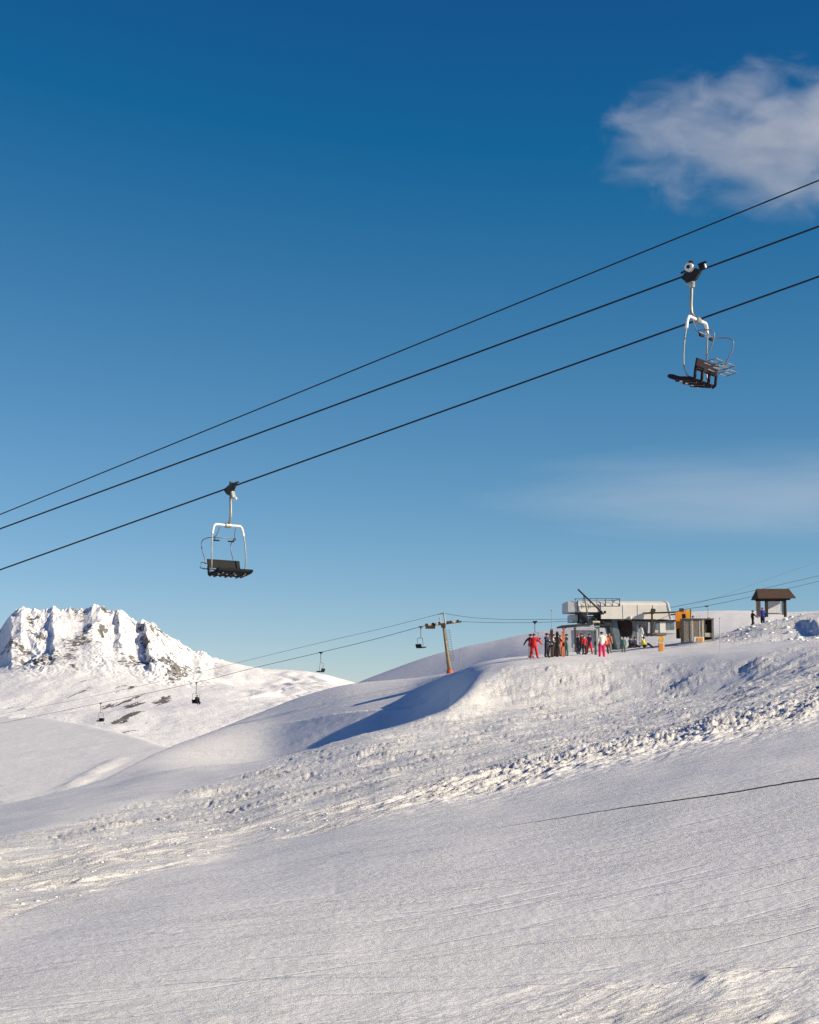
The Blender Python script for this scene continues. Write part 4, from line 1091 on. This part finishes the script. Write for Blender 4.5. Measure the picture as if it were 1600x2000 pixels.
def person(loc, yaw, h, jacket, pants, hat, label, pose=None, boots='black', glove='black', group=None, bulk=1.0, extra=None, hat_kind='hat'):
    J = dict(STAND); J.update(pose or {})
    names = list(J)
    bm = bpy.data.meshes.new('person')
    bm.from_pydata([J[n] for n in names], [(names.index(a), names.index(b)) for a, b, _ in BONES], [])
    ob = bpy.data.objects.new('person', bm); COL.objects.link(ob)
    ob.modifiers.new('skin', 'SKIN')
    for i, n in enumerate(names):
        r = RAD.get(n, RAD.get(n[:2]))
        r = (r, r) if not isinstance(r, tuple) else r
        k = bulk if n[:2] not in ('he', 'cr', 'no', 'ne', 'ha', 'th') else 1.0
        bm.skin_vertices[0].data[i].radius = (r[0] * k, r[1] * k)
        bm.skin_vertices[0].data[i].use_root = (n == 'pelvis')
    ob.modifiers.new('sub', 'SUBSURF').levels = 1
    dg = bpy.context.evaluated_depsgraph_get()
    me = bpy.data.meshes.new_from_object(ob.evaluated_get(dg))
    ob.modifiers.clear(); ob.data = me
    bpy.data.meshes.remove(bm)
    me.name = 'person'
    me.materials.clear()
    for m_ in (cloth(jacket, None), cloth(pants, None), cloth(boots, None), M['skin'], cloth(glove, None)):
        me.materials.append(m_)
    segs = [(Vector(J[a]), Vector(J[b]), m_, (RAD.get(b, RAD.get(b[:2])))) for a, b, m_ in BONES]
    for pg in me.polygons:
        c = pg.center
        best = min(segs, key=lambda s_: segdist(c, s_[0], s_[1]) - (s_[3][0] if isinstance(s_[3], tuple) else s_[3]))
        pg.material_index = best[2]
        if best[2] == 0 and c.z < J['pelvis'][2] - 0.06 and abs(c.x) < 0.3 and segdist(c, Vector(J['hiL']), Vector(J['knL'])) < 0.2:
            pg.material_index = 1
        pg.use_smooth = True
    ob.location = loc; ob.rotation_euler = (0, 0, yaw); k = h / 1.70; ob.scale = (k, k, k)
    tag(ob, label, 'person', group)
    hd = Vector(J['head']); b = MB()
    b.ball(hd + Vector((0, .015, .02)), .128, 12, 6, (1, 1.08, 1.0), -0.05)
    b.build(hat_kind, cloth(hat, None), ob, True)
    b = MB(); b.tube([hd + Vector((-.095, -.06, .03)), hd + Vector((-.05, -.1, .03)), hd + Vector((.05, -.1, .03)), hd + Vector((.095, -.06, .03))], .028, 6); b.build('goggles', M['black_pad'], ob, True)
    if extra == 'backpack':
        b = MB(); b.box((0, .2, 1.25), (.3, .18, .42)); b.build('backpack', cloth('grey', None), ob, bevel=0.05)
    return ob
HOLD = dict(elL=(.3, -.12, 1.17), wrL=(.26, -.32, 1.2), haL=(.24, -.4, 1.25), thL=(.2, -.34, 1.27))
HOLDR = dict(elR=(-.3, -.12, 1.17), wrR=(-.26, -.32, 1.2), haR=(-.24, -.4, 1.25), thR=(-.2, -.34, 1.27))
WIDE = dict(knL=(.18, -.03, .5), anL=(.23, .02, .14), toL=(.28, -.15, .07), knR=(-.18, -.03, .5), anR=(-.23, .02, .14), toR=(-.28, -.15, .07))
OUTR = dict(elR=(-.42, -.02, 1.2), wrR=(-.55, -.1, 1.04), haR=(-.62, -.14, .98), thR=(-.58, -.17, 1.04))
OUTL = dict(elL=(.42, -.02, 1.2), wrL=(.55, -.1, 1.04), haL=(.62, -.14, .98), thL=(.58, -.17, 1.04))
STEP = dict(knL=(.1, -.14, .52), anL=(.1, -.14, .14), toL=(.11, -.32, .08), knR=(-.1, .06, .5), anR=(-.1, .24, .17), toR=(-.11, .08, .07))
SIT = dict(hiL=(.11, -.05, .93), knL=(.15, -.5, .98), anL=(.16, -.55, .56), toL=(.17, -.72, .5), hiR=(-.11, -.05, .93), knR=(-.15, -.5, .98), anR=(-.16, -.55, .56), toR=(-.17, -.72, .5),
           elL=(.27, -.1, 1.17), wrL=(.18, -.36, 1.1), haL=(.14, -.45, 1.08), thL=(.1, -.38, 1.13), elR=(-.27, -.1, 1.17), wrR=(-.18, -.36, 1.1), haR=(-.14, -.45, 1.08), thR=(-.1, -.38, 1.13))
GSIT = dict(SIT); GSIT.update(knL=(.16, -.42, 1.2), anL=(.17, -.72, .92), toL=(.18, -.9, .9), knR=(-.16, -.42, 1.2), anR=(-.17, -.72, .92), toR=(-.18, -.9, .9))
def J(*ds):
    o = {}
    for d in ds: o.update(d)
    return o
Q_ = 'people queueing at the lift station'
# (the white-jacketed skier and the pair on the right edge of the queue stand nearest)
person(on_ground(1043.5, 124), R(175), 1.8, 'red', 'red', 'navy', 'person in an all-red ski suit seen from behind, leftmost of the queue', J(WIDE, OUTR), group=Q_, bulk=1.15)
person(on_ground(1068, 123), R(60), 1.8, 'navy', 'black', 'black', 'person in dark ski clothes with pale vest, beside the red-suited skier', J(WIDE, OUTL, HOLDR), glove='white', group=Q_, bulk=1.1)
person(on_ground(1082, 126), R(-120), 1.7, 'black', 'brown', 'brown', 'person in black jacket and brown trousers behind a pair of upright skis', J(HOLD), group=Q_)
person(on_ground(1089.5, 128), R(30), 1.75, 'black', 'olive', 'black', 'person in a black jacket between upright skis and the coral-red skier', J(HOLD, STEP), group=Q_)
person(on_ground(1095.5, 130), R(200), 1.66, 'coral', 'coral', 'tan', 'person in a coral-red suit beside the upright orange skis', J(HOLDR), group=Q_)
person(on_ground(1107.5, 131), R(-60), 1.72, 'grey', 'teal', 'black', 'person in grey jacket with dark hat just right of the orange skis', J(HOLD), group=Q_)
person(on_ground(1136, 142), R(80), 1.8, 'black', 'black', 'brown', 'person in black jacket and dark hat under the lean-to', J(HOLD, STEP), group=Q_)
person(on_ground(1142, 141), R(200), 1.62, 'darkred', 'black', 'tan', 'person in dark red jacket and black trousers under the lean-to', J(HOLDR), group=Q_)
person(on_ground(1152, 142), R(-30), 1.72, 'purple', 'red', 'brown', 'person in dark purple jacket and bright red trousers under the lean-to', J(WIDE, HOLD), group=Q_)
person(on_ground(1176, 128), R(185), 1.92, 'white', 'magenta', 'black', 'person in cream jacket and bright pink trousers, standing in front of station', J(HOLDR), group=Q_, bulk=1.2, boots='coral')
person(on_ground(1190, 146), R(150), 1.7, 'orange', 'tan', 'tan', 'person in pale orange jacket half hidden behind the slanted station leg', J(HOLD), group=Q_)
person(on_ground(1212, 152) + Vector((.3, 0, 0)), R(170), 1.4, 'teal', 'olive', 'black', 'person in pale green jacket at foot of slanted station leg', None, group=Q_)
person(on_ground(1036.5, 126), R(150), 1.78, 'navy', 'white', 'black', 'person in navy jacket and pale trousers half hidden by the red suit', J(OUTL), group=Q_)
person(on_ground(1075, 125.5), R(20), 1.72, 'white', 'black', 'tan', 'person in white jacket and black trousers beside the brown skis', J(HOLD), group=Q_)
person(on_ground(1100, 133), R(170), 1.7, 'red', 'darkred', 'black', 'person in red jacket right behind the upright orange skis', J(HOLDR), group=Q_)
person(on_ground(1129, 146), R(120), 1.7, 'brown', 'navy', 'red', 'person in brown jacket, leftmost of those under the lean-to', J(HOLD), group=Q_)
person(on_ground(1184, 143), R(200), 1.66, 'coral', 'brown', 'white', 'person in coral jacket between the cream jacket and the slanted leg', J(WIDE), group=Q_)
def sit(px, py, D, yaw, *a, **k):
    p = P(px, py, D); p.z -= 0.78
    return person(p, yaw, 1.75, *a, **k)
sit(1231, 1267, 146, R(60), 'black', 'brown', 'black', 'person in black sitting on the snow under the canopy', GSIT, group='people sitting on the snow', bulk=1.15)
sit(1241, 1267, 147, R(-40), 'lilac', 'olive', 'navy', 'person in grey-lilac jacket sitting between the black and yellow ones', GSIT, group='people sitting on the snow')
sit(1257, 1267, 145, R(75), 'yellow', 'black', 'black', 'person in yellow vest and black trousers sitting on the snow', GSIT, group='people sitting on the snow', bulk=1.05)
person(on_ground(1252, 156) + Vector((0, 0, 0.75)), R(140), 1.6, 'white', 'white', 'black', 'person in white with dark hair standing behind the sitting people', J(HOLD), group=Q_)
pb = P(1385.5, 1243, 159); person(pb, R(160), 1.75, 'black', 'black', 'brown', 'person in black standing inside the wooden booth', J(HOLD), bulk=1.2)
pb = P(1354.5, 1238, 164); person(pb, R(180), 1.75, 'purple', 'black', 'purple', 'person in purple hat showing above the wooden booth', None)
W_ = 'people walking below the shelter'
w1 = on_ground(1470.5, 170); w2 = on_ground(1490, 168)
w1.z = P(1470, 1227.5, 170).z; w2.z = P(1490, 1222.5, 168).z
person(w1, R(100), 1.8, 'black', 'black', 'black', 'person in black walking, left of the one in blue', J(STEP, dict(elR=(-.3, -.2, 1.2), wrR=(-.2, -.45, 1.08), haR=(-.18, -.55, 1.02), thR=(-.14, -.48, 1.08))), group=W_)
person(w2, R(170), 1.8, 'blue', 'navy', 'darkred', 'person in bright blue jacket below the brown shelter', J(STEP), group=W_, bulk=1.15)
# rider on the far chair
rp_ = Vector(CH3); person(rp_ + Vector((0.1, -0.1, -3.0 - 0.62)), R(-60) + R(90), 1.75, 'black', 'black', 'black', 'dark-clad rider sitting on the small chair before the mountain', SIT, bulk=1.25)

# ------------------------------------------------------------------ skis stuck upright in the snow
def skis(px, D, length, lean, m, label, gap=0.09):
    o = on_ground(px, D); root = empty('ski_pair', o); tag(root, label, 'skis', 'skis stuck upright in the snow')
    root.rotation_euler = (0, R(lean), 0)
    for s in (-1, 1):
        b = MB(); pts = []
        for k in range(13):
            u = k / 12; z = -0.15 + u * (length + 0.15)
            wdt = 0.05 + 0.022 * (abs(u - 0.5) * 2) ** 2; wdt *= 1 if u < 0.93 else (1 - u) / 0.09
            y = 0.10 * max(0, u - 0.88) / 0.12 * s * -1
            pts.append((z, max(wdt, 0.012), y))
        vv = []; ff = []
        for z, w_, y in pts:
            vv += [(-w_ + s * gap * 0.5, y - 0.012, z), (w_ + s * gap * 0.5, y - 0.012, z), (w_ + s * gap * 0.5, y + 0.012, z), (-w_ + s * gap * 0.5, y + 0.012, z)]
        for k in range(12):
            for e in range(4):
                a = k * 4 + e; c = k * 4 + (e + 1) % 4; ff.append((a, c, c + 4, a + 4))
        ff += [(3, 2, 1, 0), (48, 49, 50, 51)]
        b.add(vv, ff); sk = b.build('ski', cloth(m, None), root)
        bb = MB(); bb.box((s * gap * 0.5, -0.05, length * 0.45), (0.07, 0.07, 0.3)); bb.build('binding', M['dark_metal'], sk, bevel=0.01)
    return root
skis(1078, 124, 2.15, 0, 'brown', 'brown skis stuck upright in the snow, leftmost of the upright skis', 0.1)
skis(1088, 126, 2.0, 1, 'black', 'black skis stuck upright among the queue')
skis(1100.5, 125, 2.1, 1, 'orange', 'orange skis stuck upright in front of the queue', 0.1)
skis(1163.5, 140, 2.2, 0, 'olive', 'olive skis leaning upright by the green station post')

# marker stakes
def stake(px, D, h, r, m, label):
    o = on_ground(px, D); b = MB(); b.tube([(0, 0, -0.3), (0.01, 0, h * 0.6), (0, 0, h)], [r, r, r * 0.8], 6)
    b.box((0, 0, h - 0.08), (r * 3, r * 3, 0.1))
    s = b.build('marker_stake', M[m]); s.location = o
    return tag(s, label, 'stake', 'marker stakes on the slope')
stake(899, 205, 3.0, 0.04, 'grey_tube', 'thin grey stake on the slope just right of the leaning pylon')
stake(1078, 150, 4.1, 0.03, 'grey_tube', 'tall thin pole standing behind the queue with the skis')
stake(1407, 112, 2.4, 0.03, 'grey_panel', 'pale thin stake at the platform edge below the wooden booth')

# dark cable lying in the snow, sinking in towards the left
_, PYF = to_px(XX, DD, Zf)
cp = []
for cx, cy_, dp in [(1740, 1497, 0.016), (1600, 1520, 0.016), (1450, 1544, 0.014), (1300, 1566, 0.010), (1200, 1580, 0.007), (1060, 1602, 0.002), (960, 1617.5, -0.003), (860, 1632, -0.012)]:
    j_ = int(np.clip(np.searchsorted(ts, TX(cx)), 1, T - 2)); col = PYF[:, j_]
    k_ = np.where((col <= cy_) & (Ds > 8) & (Ds < 60))[0][0]
    f_ = (col[k_ - 1] - cy_) / max(col[k_ - 1] - col[k_], 1e-6); d_ = Ds[k_ - 1] + f_ * (Ds[k_] - Ds[k_ - 1])
    cp.append(Vector((ts[j_] * d_, d_, 0)))
cpc = curve_pts(cp, 14)
for k, q in enumerate(cpc):
    u = k / (len(cpc) - 1); q.z = gz(q.x, q.y) + 0.016 - 0.024 * u
b = MB(); b.tube(cpc, [0.016 * (1 - 0.65 * k / (len(cpc) - 1)) for k in range(len(cpc))], 7)
tag(b.build('cable', M['rope'], smooth=True), 'thin dark cable lying across the foreground snow at right', 'cable')

# little hut on the left hill
hz = np.interp(585, hy, HZ[:, np.abs(hx - TX(33) * 575).argmin()])
hut = empty('hut', P(33, 1417, 575)); tag(hut, 'tiny dark hut on the crest of the left grey hill', 'hut')
b = MB(); b.box((0, 0, 1.0), (4.2, 3, 2.4)); b.build('wall', M['dark_wood'], hut)
b = MB(); b.prism([(-2.6, -2, 2.2), (2.6, -2, 2.2), (2.9, 0.2, 3.6), (-1.2, 0.2, 3.6)], (0, 0, 0.25)); b.build('roof', M['snow_far'], hut)

# ------------------------------------------------------------------ loose snow clods on the chopped snow
def clods(name, n, pxr, pyr, size, label, need=0.25, dmax=200):
    ico = [(-1, 1.618, 0), (1, 1.618, 0), (-1, -1.618, 0), (1, -1.618, 0), (0, -1, 1.618), (0, 1, 1.618), (0, -1, -1.618), (0, 1, -1.618), (1.618, 0, -1), (1.618, 0, 1), (-1.618, 0, -1), (-1.618, 0, 1)]
    icf = [(0, 11, 5), (0, 5, 1), (0, 1, 7), (0, 7, 10), (0, 10, 11), (1, 5, 9), (5, 11, 4), (11, 10, 2), (10, 7, 6), (7, 1, 8), (3, 9, 4), (3, 4, 2), (3, 2, 6), (3, 6, 8), (3, 8, 9), (4, 9, 5), (2, 4, 11), (6, 2, 10), (8, 6, 7), (9, 8, 1)]
    ico = np.array(ico) / 1.902; icf = np.array(icf)
    msk = (PX > pxr[0]) & (PX < pxr[1]) & (PY > pyr[0]) & (PY < pyr[1]) & (rough > need) & (DD < dmax)
    idx = np.argwhere(msk); idx = idx[RNG.integers(0, len(idx), n)]
    vv = []; 
    for i, j in idx:
        d = DD[i, j]; r = size * (0.4 + RNG.random() ** 3 * 1.6) * (d / 40.0) ** 0.55
        sc_ = r * np.array([1 + RNG.random() * 0.7, 1 + RNG.random() * 0.7, 0.65])
        a = RNG.random() * 6.28; c, s = math.cos(a), math.sin(a)
        q = ico * (1 + 0.3 * (RNG.random((12, 1)) - 0.5)) * sc_
        q = np.stack([q[:, 0] * c - q[:, 1] * s, q[:, 0] * s + q[:, 1] * c, q[:, 2]], 1)
        vv.append(q + np.array([XX[i, j], DD[i, j], Zf[i, j] + CAMZ + r * 0.05]))
    vv = np.concatenate(vv); ff = np.concatenate([icf + 12 * k for k in range(n)])
    me = bpy.data.meshes.new(name); me.from_pydata(vv.tolist(), [], ff.tolist()); me.shade_smooth(); me.materials.append(M['snow_far'])
    o = bpy.data.objects.new(name, me); COL.objects.link(o)
    return tag(o, label, kind='stuff')
clods('snow_clods', 900, (-100, 1750), (1290, 1800), 0.022, 'loose lumps of snow on the chopped slope', 0.3)
clods('snow_clods', 500, (700, 1700), (1860, 2040), 0.009, 'small crumbs of snow in the foreground', 0.2, 30)
clods('snow_blocks', 420, (1395, 1700), (1200, 1252), 0.07, 'ploughed snow blocks at the right end of the platform', 0.1)
